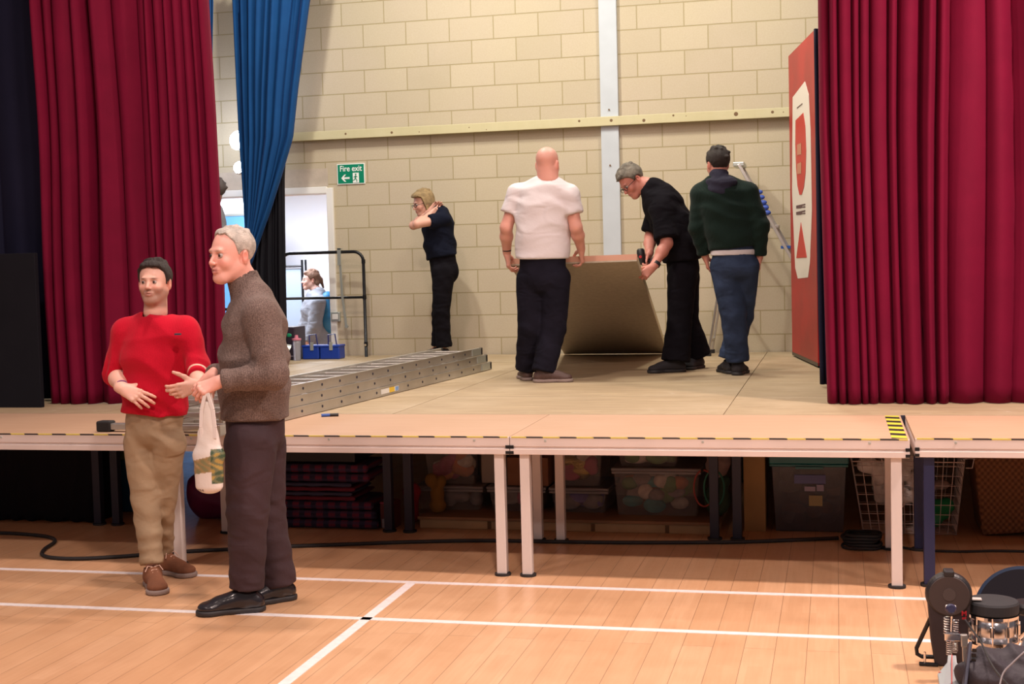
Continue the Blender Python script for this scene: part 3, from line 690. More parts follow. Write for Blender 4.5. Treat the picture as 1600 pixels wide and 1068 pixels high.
def person(name, label, sp):
    """sp: joints given as world points; head, neck, spine [(p, half width, half depth)], arms, legs, clothes"""
    h = sp.get('h', .010); hh = sp.get('hh', .0045); hf = sp.get('hf', .0032)
    g = sp['ground']; base = sp['spine'][0][0]; root = thing(name, label, 'person', loc=(0, 0, 0))
    lat = nrm(sp['lat']); s = sp.get('hs', 1.); Rh = rot_to(sp['face'], sp.get('up', (0, 0, 1)))
    V_, F_, K_ = [], [], []; n = 0
    def addp(P, Q, col):
        nonlocal n
        V_.append(P); F_.append(Q+n); K_.append(col); n += len(P)
    skin = np.array(sp.get('skin', (.72, .40, .31)))
    P, Q, col = make_head(np.array(sp['head']), Rh, s, sp['neck'], sp.get('neck_r', 1.), hh, sp); addp(P, Q, col)
    # torso core and legs under the clothes
    S = Sculpt(); spn = sp['spine']
    for (p, w_, d_), (q, w2, d2) in zip(spn, spn[1:]):
        S.cone(p, q, w_*.80, w2*.80, .04, d_/w_, lat)
    for lg in sp['legs']:
        S.cone(lg['hip'], lg['knee'], .060, .045, .03).cone(lg['knee'], np.array(lg['ankle'])+(0, 0, .03), .042, .030, .02)
        S.cone(np.array(lg['ankle'])+(0, 0, .03), np.array((lg['ankle'][0], lg['ankle'][1], g))+(0, 0, .06)+nrm((*lg['toe'][:2], 0))*.08, .028, .022, .02)
    for ar in sp['arms']: S.cone(lerp(np.array(spn[-1][0]), np.array(ar['sh']), .6), ar['sh'], .04, .042, .03).cone(ar['sh'], ar['el'], .043, .036, .02)
    S.cone(sp['neck'], spn[-1][0], .045, .06, .03)
    P, Q = S.mesh(.016, 1); addp(P, Q, np.tile(skin, (len(P), 1)))
    for ar in sp['arms']:
        S = Sculpt(); k = ar.get('k', 1.); e, w_ = np.array(ar['el']), np.array(ar['wr'])
        S.cone(lerp(np.array(ar['sh']), e, .15), e, .047*k, .041*k, .02).cone(e, lerp(e, w_, .35), .040*k, .043*k, .02).cone(lerp(e, w_, .35), w_, .043*k, .027*k, .02, .85, np.cross(w_-e, (0, 0, 1))+1e-3)
        if ar.get('hand'):
            hd = ar['hand']; hand_ops(S, w_, hd['d'], hd['n'], hd['th'], hd.get('curl', (.35, .4, .45, .5)), hd.get('thumb', .5), hd.get('s', 1.), hd.get('spread', .05))
        P, Q = S.mesh(hf, 1)
        cc = np.tile(skin, (len(P), 1)); tip = np.clip((np.linalg.norm(P-w_, axis=1)-.09)/.08, 0, 1)*(((P-w_)@(w_-e)) > 0)
        cc = cc*(1-.35*tip[:, None])+skin*np.array((1, .72, .68))*(.35*tip[:, None])
        addp(P, Q, cc)
    body = link('body', np.concatenate(V_), np.concatenate(F_), M['skin'], root, True, np.concatenate(K_))
    hair(np.array(sp['head']), Rh, s, hh, sp, sp['hair_m'], root) if sp.get('hair') else None
    if sp.get('eyes', True): eyes(np.array(sp['head']), Rh, s, root, sp.get('look', (0, 0)))
    # ---- top
    T = Sculpt(); t = sp.get('top_t', .012); hem = sp.get('hem', 0)
    pts = [(np.array(p, float), w_, d_) for p, w_, d_ in spn]
    for i, ((p, w_, d_), (q, w2, d2)) in enumerate(zip(pts, pts[1:])):
        T.cone(p, q, w_+t, w2+t, .035, (d_+d2)/(w_+w2), lat, cap=2 if i == 0 else 0)
    for ex in sp.get('bulge', []): T.ell(*ex)
    top = pts[-1][0]
    for ar in sp['arms']:
        sh, e, w_ = (np.array(ar[k_], float) for k_ in ('sh', 'el', 'wr')); k = ar.get('k', 1.)*sp.get('sleeve_k', 1.)
        inner = lerp(top, sh, .30); T.cone(inner, sh, .060+t*.5, .056*k+t*.8, .05)
        if sp['sleeve'] == 'short':
            f = sp.get('slen', .62); T.cone(sh, lerp(sh, e, f), .054*k+t*.8, .056*k+t, .03, cap=1)
        else:
            f = ar.get('slen', sp.get('slen', .92)); T.cone(sh, e, .058*k+t, .046*k+t, .03); q = lerp(e, w_, f); T.cone(e, q, .047*k+t, .032*k+t, .022, cap=1)
            for c_ in (lerp(e, w_, .25), lerp(sh, e, .75), lerp(e, w_, .8*f)): T.wrinkle(c_, .09, .0045, nrm(w_-e)+np.array((.3, .1, .2)), 75)
            if sp.get('cuff', True): T.cone(lerp(e, w_, f-.12), q, .036*k+t, .034*k+t, .008, cap=3)
        T.wrinkle(lerp(sh, pts[-2][0], .35), .10, .005, nrm(sh-pts[0][0]), 60)
    for i, (p, w_, d_) in enumerate(pts[:-1]): T.wrinkle(p+np.array((0, 0, .06)), .20, sp.get('fold', .006), (.25, .2, 1), 42)
    nk = np.array(sp['neck'], float); nd = nrm(np.array(sp['head'])-top)
    cr = sp.get('collar_r', .070)
    if sp.get('rollneck'):
        T.cone(lerp(top, nk, .3), lerp(top, nk, sp['rollneck']), .086, .077, .02, cap=1); T.cone(lerp(top, nk, .9), lerp(top, nk, sp['rollneck']+.6), .066, .068, .004, sub=True)
    else: T.cone(nk-nd*sp.get('drop', .0)+np.array(sp.get('cshift', (0, 0, 0))), nk+nd*.2, cr, cr+.02, .01, sub=True)
    if sp.get('hood'):
        hd = sp['hood']
    if 'hem_plane' in sp: T.plane(*sp['hem_plane'])
    topo = soft(T, sp['top_name'], sp['top_m'], root, h)
    # ---- trousers
    B = Sculpt(); tt = sp.get('leg_t', .014); p0, w0, d0 = pts[0]; ups = sp.get('waist_up', .04); upv = nrm(pts[1][0]-p0)
    hips = [np.array(l['hip'], float) for l in sp['legs']]; pc = (hips[0]+hips[1])/2
    B.cone(p0+upv*ups, pc+np.array((0, 0, .055)), w0*.93, w0*.93, .04, d0/w0*1.02, lat, cap=2)
    if sp.get('seat'): B.ell(pc+np.array(sp['seat'][0]), sp['seat'][1], .05)
    for lg in sp['legs']:
        hp, kn, an = (np.array(lg[k_], float) for k_ in ('hip', 'knee', 'ankle')); wd = lg.get('w', (.088, .066, .060, .060)); hz = an+(0, 0, lg.get('hem', .0))
        mid = lerp(kn, hz, .5)
        k_ = .012; B.cone(hp, kn, wd[0]+tt*.6, wd[1]+tt, .016).cone(kn, mid, wd[1]+tt, wd[2]+tt, k_).cone(mid, hz, wd[2]+tt, wd[3]+tt, k_, cap=1)
        B.wrinkle(kn+np.array((0, 0, .02)), .12, lg.get('kf', .0055), (.25, .3, 1), 62); B.wrinkle(hz+np.array((0, 0, .05)), .09, lg.get('af', .006), (.2, .2, 1), 95); B.wrinkle(hp, .14, .006, (.8, .2, .7), 50)
        B.wrinkle(mid, .14, .004, (.4, .2, 1), 50)
        shoe(root, an, lg['toe'], lg.get('g', g), sp['shoe_m'], sp['sole_m'], lg.get('L', .285), sp.get('hs_', .006), sp.get('lace'))
    soft(B, sp.get('bottom_name', 'trousers'), sp['leg_m'], root, h)
    return root
def band(parent, p, d, r, m, name='wristband', w_=.012, t=.003):
    o = MB(); d = nrm(d); o.lathe(np.array(p)-d*w_/2, d, [(r-t, 0), (r, 0), (r, w_), (r-t, w_)], 24); return o.build(name, m, parent, smooth=False)
DK = lambda *c: np.array(c)
# ---- 1: man in the red jumper (faces the hall, on the hall floor)
M['redknit'] = m_knit('red_knit', (.50, .005, .024), (.42, .004, .020), 420, .3, ribs=.04)
M['chino'] = mat('khaki_cotton', (.36, .255, .155), .85, noise=.15, nscale=5, bump=.25, bscale=30, folds=.42)
M['suede'] = mat('brown_suede', (.20, .075, .035), .9, noise=.2, nscale=20, bump=.2, bscale=90); M['solegrey'] = mat('grey_sole', (.25, .19, .17), .8)
M['hair_dark'] = mat('dark_hair', (.022, .014, .012), .7, bump=.8, bscale=220); M['hair_grey'] = mat('grey_hair', (.66, .60, .54), .75, noise=.45, nscale=22, bump=.8, bscale=200)
Y = 6.35; a = lambda x, y, dy=0: at(x, y, Y+dy)
r1 = person('person', 'dark-haired man in a red jumper and khaki trousers gesturing with both hands', dict(
    ground=0, h=.0085, head=a(241, 441, -.01), neck=a(243, 487, .0), face=V(-.10, .02, 1), hs=.935, wide=1.06, skin=(.74, .43, .34), stubble=(.20, .10, .07), brow=(.035, .02, .015), hair='short', hair_m=M['hair_dark'], hairline=.088, temple=.055, sideburn=-.022, hair_t=.012, look=(-.35, .1), neck_r=1.06,
    lat=V(1, 0, .12), drop=.05, spine=[(a(241, 645), .163, .115), (a(243, 600), .158, .120), (a(245, 555), .168, .120), (a(246, 526), .155, .105), (a(244, 510), .095, .075)],
    arms=[dict(sh=a(197, 521), el=a(181, 584, -.02), wr=a(192, 607, -.17), slen=.25, k=1.08, hand=dict(d=V(.86, -.42, .25), n=V(.35, .25, .9)*-1, th=1, curl=(.12, .18, .22, .28), thumb=.0, spread=.10)),
          dict(sh=a(290, 518), el=a(309, 570, -.02), wr=a(308, 602, -.20), slen=.55, k=1.06, hand=dict(d=V(-.80, -.22, .40), n=V(-.40, .1, -.9), th=-1, curl=(.42, .5, .55, .6), thumb=-.1, spread=.02))],
    legs=[dict(hip=a(220, 690), knee=a(229, 786, -.04), ankle=a(238, 898, -.10), toe=V(.42, 0, .9), w=(.084, .062, .052, .047), hem=.055, g=0), dict(hip=a(264, 690), knee=a(253, 790, .06), ankle=a(256, 876, .19), toe=V(.86, 0, .5), w=(.082, .056, .045, .040), hem=.055)],
    top_name='jumper', top_m=M['redknit'], sleeve='long', cuff=False, top_t=.014, fold=.006, collar_r=.064, leg_m=M['chino'], shoe_m=M['suede'], sole_m=M['solegrey'], lace=mat('pale_lace', (.55, .36, .28), .8)))
MB().add([], []); lg_ = a(277, 522, -.155)
MB().box(tuple(lg_-np.array((.014, .004, .004))), tuple(lg_+np.array((.016, .012, .005)))).build('chest_emblem', mat('emblem_grey', (.06, .05, .09), .7), r1)
band(r1, a(190, 604, -.155), a(192, 607, -.17)-a(178, 588, -.02), .036, mat('bracelet', (.20, .08, .22), .5), 'bracelet', .010)
# ---- 2: grey-haired man in the brown knitted jumper
M['brownknit'] = m_knit('brown_knit', (.20, .145, .128), (.070, .048, .042), 520, .8, ribs=.16)
M['plumtrouser'] = mat('plum_cloth', (.040, .018, .024), .85, noise=.2, nscale=5, bump=.2, bscale=40, folds=.42)
M['leather'] = mat('black_leather', (.014, .012, .016), .22, coat=.3, bump=.1, bscale=60); M['soleblack'] = mat('black_sole', (.02, .018, .02), .6)
Y = 5.95; a = lambda x, y, dy=0: at(x, y, Y+dy)
r2 = person('person', 'grey-haired man in a brown ribbed jumper standing with a carrier bag', dict(
    ground=0, h=.0085, head=a(361, 398, -.02), neck=a(382, 440, .02), face=V(-.66, -.04, .75), hs=1.10, skin=(.78, .40, .33), brow=(.42, .27, .2), hair='grey', puff=.3, lump=.5, hair_m=M['hair_grey'], hairline=.098, temple=.062, hair_t=.006, look=(.3, 0), strand=.001, neck_r=1.02,
    lat=V(.22, 0, 1), spine=[(a(398, 652), .170, .150), (a(397, 612), .175, .155), (a(397, 560), .178, .150), (a(398, 505, .01), .168, .128), (a(394, 466, .02), .105, .090)],
    arms=[dict(sh=a(408, 492, -.15), el=a(426, 585, -.20), wr=a(343, 596, -.27), slen=.93, k=1.22, hand=dict(d=V(-.90, -.35, .15), n=V(-.25, -.7, -.6), th=-1, curl=(.65, .7, .75, .8), thumb=.5)),
          dict(sh=a(380, 490, .16), el=a(372, 580, .18), wr=a(330, 588, -.02), slen=.94, k=1.1, hand=dict(d=V(-.6, -.75, .2), n=V(-.2, -.4, .9)*-1, th=1, curl=(.6, .65, .7, .75), thumb=.5))],
    legs=[dict(hip=a(392, 690, -.08), knee=a(387, 800, -.12), ankle=a(386, 925, -.10), toe=V(-.97, 0, .22), w=(.118, .086, .073, .070), hem=.025, L=.31, af=.006),
          dict(hip=a(408, 690, .09), knee=a(415, 800, .10), ankle=a(438, 912, .12), toe=V(-.7, 0, .45), w=(.112, .084, .072, .070), hem=-.005, L=.30, af=.006)],
    top_name='jumper', top_m=M['brownknit'], sleeve='long', top_t=.014, fold=.006, rollneck=1.35, sleeve_k=1.02, leg_m=M['plumtrouser'], shoe_m=M['leather'], sole_m=M['soleblack']))
# ---- 3: bald man in the white t-shirt, back to the hall
M['whitetee'] = mat('white_cotton', (.66, .61, .63), .85, bump=.12, bscale=60, spec=.2, folds=.32)
M['darkjean'] = mat('dark_denim', (.011, .010, .018), .9, noise=.3, nscale=6, bump=.2, bscale=50, spec=.1, folds=.42)
M['brownboot'] = mat('brown_leather', (.075, .038, .032), .6, bump=.2); M['hair_shaved'] = mat('shaved', (.5, .25, .2), .6)
Y = 9.85; a = lambda x, y, dy=0: at(x, y, Y+dy)
r3 = person('person', 'bald man in a white t-shirt seen from behind gripping the board', dict(
    ground=STAGE, h=.0115, hh=.006, hf=.0045, head=a(856, 256, .02), neck=a(856, 280, .0), face=V(.45, -.05, -1), hs=1.04, skin=(.68, .33, .26), hair=None, hair_m=None, neck_r=1.25, wide=1.03,
    lat=V(1, 0, -.15), spine=[(a(848, 404), .188, .135), (a(848, 375), .188, .140), (a(850, 335), .192, .135), (a(853, 309), .175, .115), (a(856, 291), .110, .085)],
    arms=[dict(sh=a(809, 303), el=a(791, 355, -.03), wr=a(792, 395, .12), k=1.12, hand=dict(d=V(.1, -1, -.15), n=V(.95, 0, -.1), th=-1, curl=(.55, .55, .6, .6), thumb=.7, s=1.1)),
          dict(sh=a(889, 305), el=a(900, 355, -.01), wr=a(908, 389, .13), k=1.12, hand=dict(d=V(.1, -.85, -.5), n=V(-.95, -.1, -.1), th=1, curl=(.55, .55, .6, .6), thumb=.7, s=1.1))],
    legs=[dict(hip=a(830, 436), knee=a(830, 510), ankle=a(823, 585, .10), toe=V(-.15, 0, -1), w=(.108, .088, .080, .076), hem=.045), dict(hip=a(868, 436), knee=a(864, 512), ankle=a(849, 590, -.08), toe=V(.97, 0, .05), w=(.108, .088, .080, .076), hem=.045)],
    top_name='t_shirt', top_m=M['whitetee'], scalp=(.42, .26, .22), sleeve='short', slen=.60, sleeve_k=1.08, top_t=.016, fold=.007, collar_r=.066, leg_m=M['darkjean'], shoe_m=M['brownboot'], sole_m=M['solegrey'], seat=((0, -.02, -.01), (.17, .13, .12))))
band(r3, a(792, 389, .10), V(0, -1, -.2), .034, M['plastic'], 'wristwatch', .028, .006)
# ---- 4: man with the drill, bending over
M['blackcotton'] = mat('black_cotton', (.008, .007, .010), .95, noise=.2, bump=.15, bscale=60, spec=.08, folds=.42)
M['blackshoe'] = mat('black_canvas', (.016, .014, .018), .8); M['hair_salt'] = mat('salt_pepper_hair', (.24, .21, .17), .8, noise=.55, nscale=26, bump=.8, bscale=160)
Y = 10.75; a = lambda x, y, dy=0: at(x, y, Y+dy)
r4 = person('person', 'man in black with glasses bending down and driving screws into the board', dict(
    ground=STAGE, h=.0115, hh=.0055, hf=.0045, head=a(987, 283, .0), neck=a(1009, 290, .0), face=V(-.62, -.62, .35), up=(-.35, 0, 1), hs=1.05, skin=(.55, .22, .17), brow=(.15, .1, .08), hair='grey', hair_m=M['hair_salt'], hairline=.074, temple=.04, hair_t=.014, neck_r=1.08,
    lat=V(.1, .05, 1), spine=[(a(1066, 408), .165, .135), (a(1063, 385), .170, .145), (a(1052, 352), .180, .150), (a(1034, 318), .175, .130), (a(1021, 298), .115, .095)],
    arms=[dict(sh=a(1034, 325, -.16), el=a(1042, 380, -.24), wr=a(1020, 417, -.36), k=1.15, hand=dict(d=V(-.75, -.62, .1), n=V(-.3, -.5, -.8), th=-1, curl=(.7, .75, .75, .8), thumb=.5)),
          dict(sh=a(1030, 322, .16), el=a(1016, 370, .12), wr=a(1014, 398, -.08), k=1.1, hand=dict(d=V(-.5, -.8, .3), n=V(-.7, .2, -.6)*-1, th=1, curl=(.9, .9, .9, .9), thumb=.6))],
    legs=[dict(hip=a(1066, 430, -.08), knee=a(1062, 500, -.10), ankle=a(1056, 572, -.14), toe=V(-.95, 0, .2), w=(.112, .085, .092, .105), hem=.04, L=.30),
          dict(hip=a(1070, 430, .08), knee=a(1073, 500, .12), ankle=a(1090, 562, .22), toe=V(-.4, 0, .6), w=(.110, .083, .090, .100), hem=.04, L=.29)],
    top_name='t_shirt', top_m=M['blackcotton'], sleeve='short', slen=.88, sleeve_k=1.15, top_t=.022, fold=.007, collar_r=.068, leg_m=M['blackcotton'], shoe_m=M['blackshoe'], sole_m=M['soleblack']))
band(r4, a(1025, 412, -.34), a(1020, 417, -.36)-a(1042, 380, -.24), .037, M['plastic'], 'wristwatch', .026, .006)
def glasses(root, c, R, s, m):
    b = MB()
    for q in (-1, 1):
        ring = [np.array((q*.033+.022*math.cos(t), -.100, -.004+.016*math.sin(t))) for t in np.linspace(0, 2*math.pi, 17)[:-1]]; b.tube(ring, .0022, 6, closed=True)
        b.tube([(q*.055, -.098, .0), (q*.078, -.06, .002), (q*.083, .012, .0)], .0022, 6)
    b.tube([(-.011, -.102, 0), (.011, -.102, 0)], .002, 6)
    link('glasses', (np.array(b.v)*s) @ R.T + c, b.f, m, root, True)
glasses(r4, a(987, 283, .0), rot_to(V(-.62, -.62, .35), (-.35, 0, 1)), 1.05, M['plastic'])
# ---- 5: man in the dark green jumper walking away
M['greenknit'] = m_knit('green_knit', (.007, .019, .015), (.005, .011, .010), 380, .5, ribs=.12)
M['jean'] = mat('blue_denim', (.034, .052, .105), .85, spec=.15, noise=.55, nscale=4, bump=.2, bscale=60, folds=.42)
Y = 10.35; a = lambda x, y, dy=0: at(x, y, Y+dy)
r5 = person('person', 'man in a dark green jumper and blue jeans walking away across the stage', dict(
    ground=STAGE, h=.0115, hh=.006, hf=.0045, head=a(1121, 256, .04), neck=a(1124, 280, .02), face=V(-.25, -.1, -1), hs=1.0, skin=(.58, .26, .2), hair='short', hair_m=M['hair_dark'], hair_t=.013, eyes=True,
    lat=V(1, 0, -.05), spine=[(a(1146, 388), .178, .125), (a(1143, 360), .180, .132), (a(1137, 330), .196, .128), (a(1130, 302), .178, .112), (a(1127, 287), .105, .080)],
    arms=[dict(sh=a(1096, 303), el=a(1090, 356, .0), wr=a(1102, 400, .06), k=1.15, hand=dict(d=V(.25, -1, -.2), n=V(.95, .1, .1), th=-1, curl=(.35, .4, .4, .45), thumb=.4)),
          dict(sh=a(1168, 302), el=a(1188, 352, -.02), wr=a(1186, 402, .03), k=1.15, hand=dict(d=V(-.12, -1, -.1), n=V(-.95, .1, .1), th=1, curl=(.5, .55, .55, .6), thumb=.5))],
    legs=[dict(hip=a(1133, 418), knee=a(1146, 492, -.04), ankle=a(1153, 576, -.02), toe=V(.35, 0, -1), w=(.110, .085, .078, .076), hem=.055), dict(hip=a(1163, 418), knee=a(1158, 492, .12), ankle=a(1140, 573, .10), toe=V(-.15, 0, -1), w=(.108, .083, .075, .075), hem=.06)],
    top_name='jumper', top_m=M['greenknit'], sleeve='long', slen=.93, top_t=.016, fold=.006, leg_m=M['jean'], shoe_m=M['blackshoe'], sole_m=M['soleblack'], seat=((0, -.02, -.01), (.165, .13, .11))))
S = Sculpt(); S.ell(a(1127, 285, -.06), (.125, .075, .055), .03).ell(a(1124, 297, -.09), (.095, .05, .06), .03).ell(a(1123, 272, .0), (.075, .085, .045), .03).wrinkle(a(1126, 288, -.06), .15, .006, (.3, 0, 1), 60)
soft(S, 'hood', M['navy_hood'] if 'navy_hood' in M else mat('navy_jersey', (.012, .011, .030), .9, bump=.2, folds=.42), r5, .009)
S = Sculpt(); p = a(1146, 396); S.cone(p+np.array((0, 0, .03)), p-np.array((0, 0, .012)), .176, .176, .01, .72, V(1, 0, -.05), cap=3)
soft(S, 'shirt_hem', M['whitetee'], r5, .009)
# ---- 6: woman in black, hand at her neck
M['hair_blonde'] = mat('blonde_hair', (.36, .25, .12), .7, noise=.35, nscale=20, bump=.8, bscale=180)
Y = 12.25; a = lambda x, y, dy=0: at(x, y, Y+dy)
r6 = person('person', 'blonde woman in black top and trousers holding her neck beside the wall', dict(
    ground=STAGE, h=.012, hh=.0055, hf=.0045, head=a(661, 317, .0), neck=a(676, 337, .0), face=V(-.88, -.28, .38), hs=.97, skin=(.66, .36, .28), hair='bob', hair_m=M['hair_blonde'], hairline=.078, temple=.06, hair_t=.016, neck_r=.85,
    lat=V(.25, 0, 1), spine=[(a(691, 402), .150, .135), (a(687, 382), .150, .135), (a(685, 360), .158, .130), (a(686, 343), .135, .105), (a(684, 334), .085, .075)],
    arms=[dict(sh=a(693, 342, -.13), el=a(652, 350, -.32), wr=a(672, 335, -.14), k=.95, hand=dict(d=V(.75, .45, -.2), n=V(-.2, .2, -.9), th=-1, curl=(.3, .32, .35, .38), thumb=.3, s=.9)),
          dict(sh=a(682, 342, .12), el=a(646, 352, .02), wr=a(672, 330, -.06), k=.95, hand=dict(d=V(.65, .6, .1), n=V(.2, -.1, .9), th=1, curl=(.3, .32, .35, .38), thumb=.3, s=.9))],
    legs=[dict(hip=a(692, 425, -.07), knee=a(690, 490, -.08), ankle=a(694, 545, -.05), toe=V(-.9, 0, .3), w=(.100, .066, .058, .066), hem=.02, L=.25), dict(hip=a(695, 425, .07), knee=a(687, 492, .07), ankle=a(686, 543, .08), toe=V(-.9, 0, -.1), w=(.098, .064, .056, .064), hem=.02, L=.25)],
    top_name='top', top_m=M['navytop'] if 'navytop' in M else mat('ink_jersey', (.007, .009, .020), .9, bump=.15, spec=.1, folds=.42), sleeve='short', slen=.55, top_t=.016, leg_m=M['blackcotton'], shoe_m=M['blackshoe'], sole_m=M['soleblack'], seat=((.02, .0, -.01), (.125, .115, .11))))
glasses(r6, a(661, 317, .0), rot_to(V(-.88, -.28, .38)), .97, M['plastic'])
# ---- 7: woman passing in the room beyond the opening
M['greyhood'] = mat('grey_jersey', (.20, .215, .25), .9, bump=.15, folds=.42); M['hair_brown'] = mat('brown_hair', (.17, .085, .05), .7, bump=.8, bscale=180)
M['lightjean'] = mat('pale_denim', (.45, .48, .55), .9)
Y = 15.5; a = lambda x, y, dy=0: at(x, y, Y+dy)
r7 = person('person', 'brown-haired woman in a pale grey hoodie walking past the opening', dict(
    ground=0, h=.014, hh=.007, hf=.006, head=a(485, 437), neck=a(493, 452), face=V(-.95, 0, .35), hs=1.0, skin=(.60, .38, .32), hair='pony', hair_m=M['hair_brown'], hairline=.07,
    lat=V(.3, 0, 1), spine=[(a(497, 545), .17, .15), (a(494, 515), .17, .15), (a(492, 485), .17, .14), (a(495, 467), .14, .11), (a(495, 460), .09, .08)],
    arms=[dict(sh=a(497, 474, -.16), el=a(492, 508, -.2), wr=a(480, 535, -.25), k=1.2, hand=dict(d=V(-.4, -1, 0), n=V(0, 0, -1), th=-1, s=.9)), dict(sh=a(492, 474, .16), el=a(480, 500, .16), wr=a(470, 520, .1), k=1.2, hand=dict(d=V(-.4, -1, 0), n=V(0, 0, 1), th=1, s=.9))],
    legs=[dict(hip=a(498, 565, -.08), knee=at(490, 620, Y), ankle=np.array((*a(488, 660)[:2], .08)), toe=V(-1, 0, 0)), dict(hip=a(500, 565, .08), knee=at(506, 620, Y+.1), ankle=np.array((*a(512, 660, .1)[:2], .08)), toe=V(-1, 0, 0))],
    top_name='hoodie', top_m=M['greyhood'], sleeve='long', slen=.95, top_t=.03, leg_m=M['lightjean'], shoe_m=M['blackshoe'], sole_m=M['soleblack']))
S = Sculpt(); S.ell(a(497, 460), (.11, .12, .07), .03); soft(S, 'hood', M['greyhood'], r7, .012)
S = Sculpt(); S.ell(a(513, 487, -.02), (.11, .15, .26), .03, ).ell(a(517, 500, -.02), (.11, .14, .16), .03).wrinkle(a(513, 487), .3, .008, (0, .3, 1), 30)
bk = soft(S, 'backpack', mat('blue_nylon', (.01, .16, .36), .6, noise=.3, nscale=6), None, .012); tag(bk, 'bright blue backpack worn by the woman beyond the opening', 'backpack')
# ---- 8: man with short dark hair half hidden behind the crimson curtain
M['greysweat'] = mat('mid_grey_jersey', (.20, .20, .23), .9, bump=.15)
Y = 11.5; a = lambda x, y, dy=0: at(x, y, Y+dy)
r8 = person('person', 'dark-haired man in a grey sweatshirt half hidden behind the crimson curtain', dict(
    ground=STAGE, h=.013, hh=.007, hf=.006, head=a(334, 299), neck=a(332, 322), face=V(-.9, 0, -.4), hs=1.0, skin=(.3, .17, .13), hair='short', hair_m=M['hair_dark2'] if 'hair_dark2' in M else mat('brown_black_hair', (.07, .055, .055), .7), eyes=True, hair_t=.012,
    lat=V(.4, 0, 1), spine=[(a(326, 430), .165, .14), (a(326, 400), .165, .145), (a(327, 365), .17, .14), (a(329, 342), .15, .12), (a(330, 331), .10, .09)],
    arms=[dict(sh=a(331, 346, -.16), el=a(330, 395, -.2), wr=a(316, 430, -.2), k=1.15, hand=dict(d=V(-.4, -1, 0), n=V(0, 0, -1), th=-1)), dict(sh=a(327, 346, .16), el=a(320, 395, .16), wr=a(306, 425, .1), k=1.15, hand=dict(d=V(-.4, -1, 0), n=V(0, 0, 1), th=1))],
    legs=[dict(hip=a(326, 450, -.08), knee=a(324, 515, -.08), ankle=np.array((*a(324, 570, -.08)[:2], STAGE+.07)), toe=V(-1, 0, 0)), dict(hip=a(327, 450, .08), knee=a(326, 515, .08), ankle=np.array((*a(328, 570, .08)[:2], STAGE+.07)), toe=V(-1, 0, 0))],
    top_name='sweatshirt', top_m=M['greysweat'], sleeve='long', top_t=.02, leg_m=M['blackcotton'], shoe_m=M['blackshoe'], sole_m=M['soleblack']))
# ================================================================== PROPS
# ---- tilted sheet of board held by the bald man
def sheet():
    bl, br = onz(882, 553, STAGE+.004), onz(1042, 552, STAGE+.004)
    tl, tr = at(797, 415, 10.02), at(995, 408, 10.02)
    tr = tl + (br-bl)*1.0 if False else tr
    n = nrm(np.cross(br-bl, tl-bl)); n = n if n[1] > 0 else -n
    t = thing('hardboard_sheet', 'large pale board tilted up by the bald man and being screwed', 'board')
    MB().prism([bl, br, tr, tl], n*.012).build('panel', mat('mdf_face', (.44, .365, .275), .75, noise=.12, nscale=30, bump=.06), t)
    e = MB(); e.prism([tl+n*.012, tr+n*.012, tr+n*.012+(br-tr)*.022, tl+n*.012+(bl-tl)*.022], n*.045).build('top_batten', mat('batten_pink', (.55, .28, .19), .7), t)
    for q, r_ in ((tl, bl), (tr, br)):
        i = nrm((tl+tr)/2-q); MB().prism([q+n*.0125+(r_-q)*.03, q+n*.0125+i*.04+(r_-q)*.03, r_+n*.0125+i*.04, r_+n*.0125], n*.044).build('side_batten', M['pine'], t)
    return tl, tr, bl, br
SH = sheet()
# ---- cordless drill in the man's far hand
def drill():
    t = thing('cordless_drill', 'black cordless drill with red marks held over the board edge', 'drill'); D = 10.62
    A = at(1001, 392, D); B_ = at(1003, 418, D); tip = at(1001, 432, D+.03); ax = nrm(B_-A)
    MB().lathe(A-ax*.02, ax, [(.020, 0), (.031, .012), (.034, .05), (.033, .11), (.028, .13)], 20).build('motor_housing', M['plastic'], t, smooth=True)
    MB().lathe(B_-ax*.002, ax, [(.027, 0), (.024, .02), (.018, .045), (.012, .055)], 18).build('chuck', M['blackmetal'], t, smooth=True)
    MB().cyl(B_+ax*.05, tip, .004, .0025, 8).build('drill_bit', M['chrome'], t)
    h0 = lerp(A, B_, .25); h1 = at(1019, 411, D+.02); S = Sculpt(); S.cone(h0, h1, .021, .018, .01); soft(S, 'handle', M['plastic'], t, .005)
    S = Sculpt(); S.cone(at(1013, 419, D), at(1024, 406, D), .034, .034, .01, .75); soft(S, 'battery', mat('battery_black', (.035, .02, .025), .5), t, .006)
    MB().lathe(lerp(A, B_, .35)-np.array((0, .036, 0)), (0, -1, 0), [(.012, 0), (.010, .003)], 12).build('red_badge', mat('drill_red', (.5, .02, .03), .4), t)
drill()
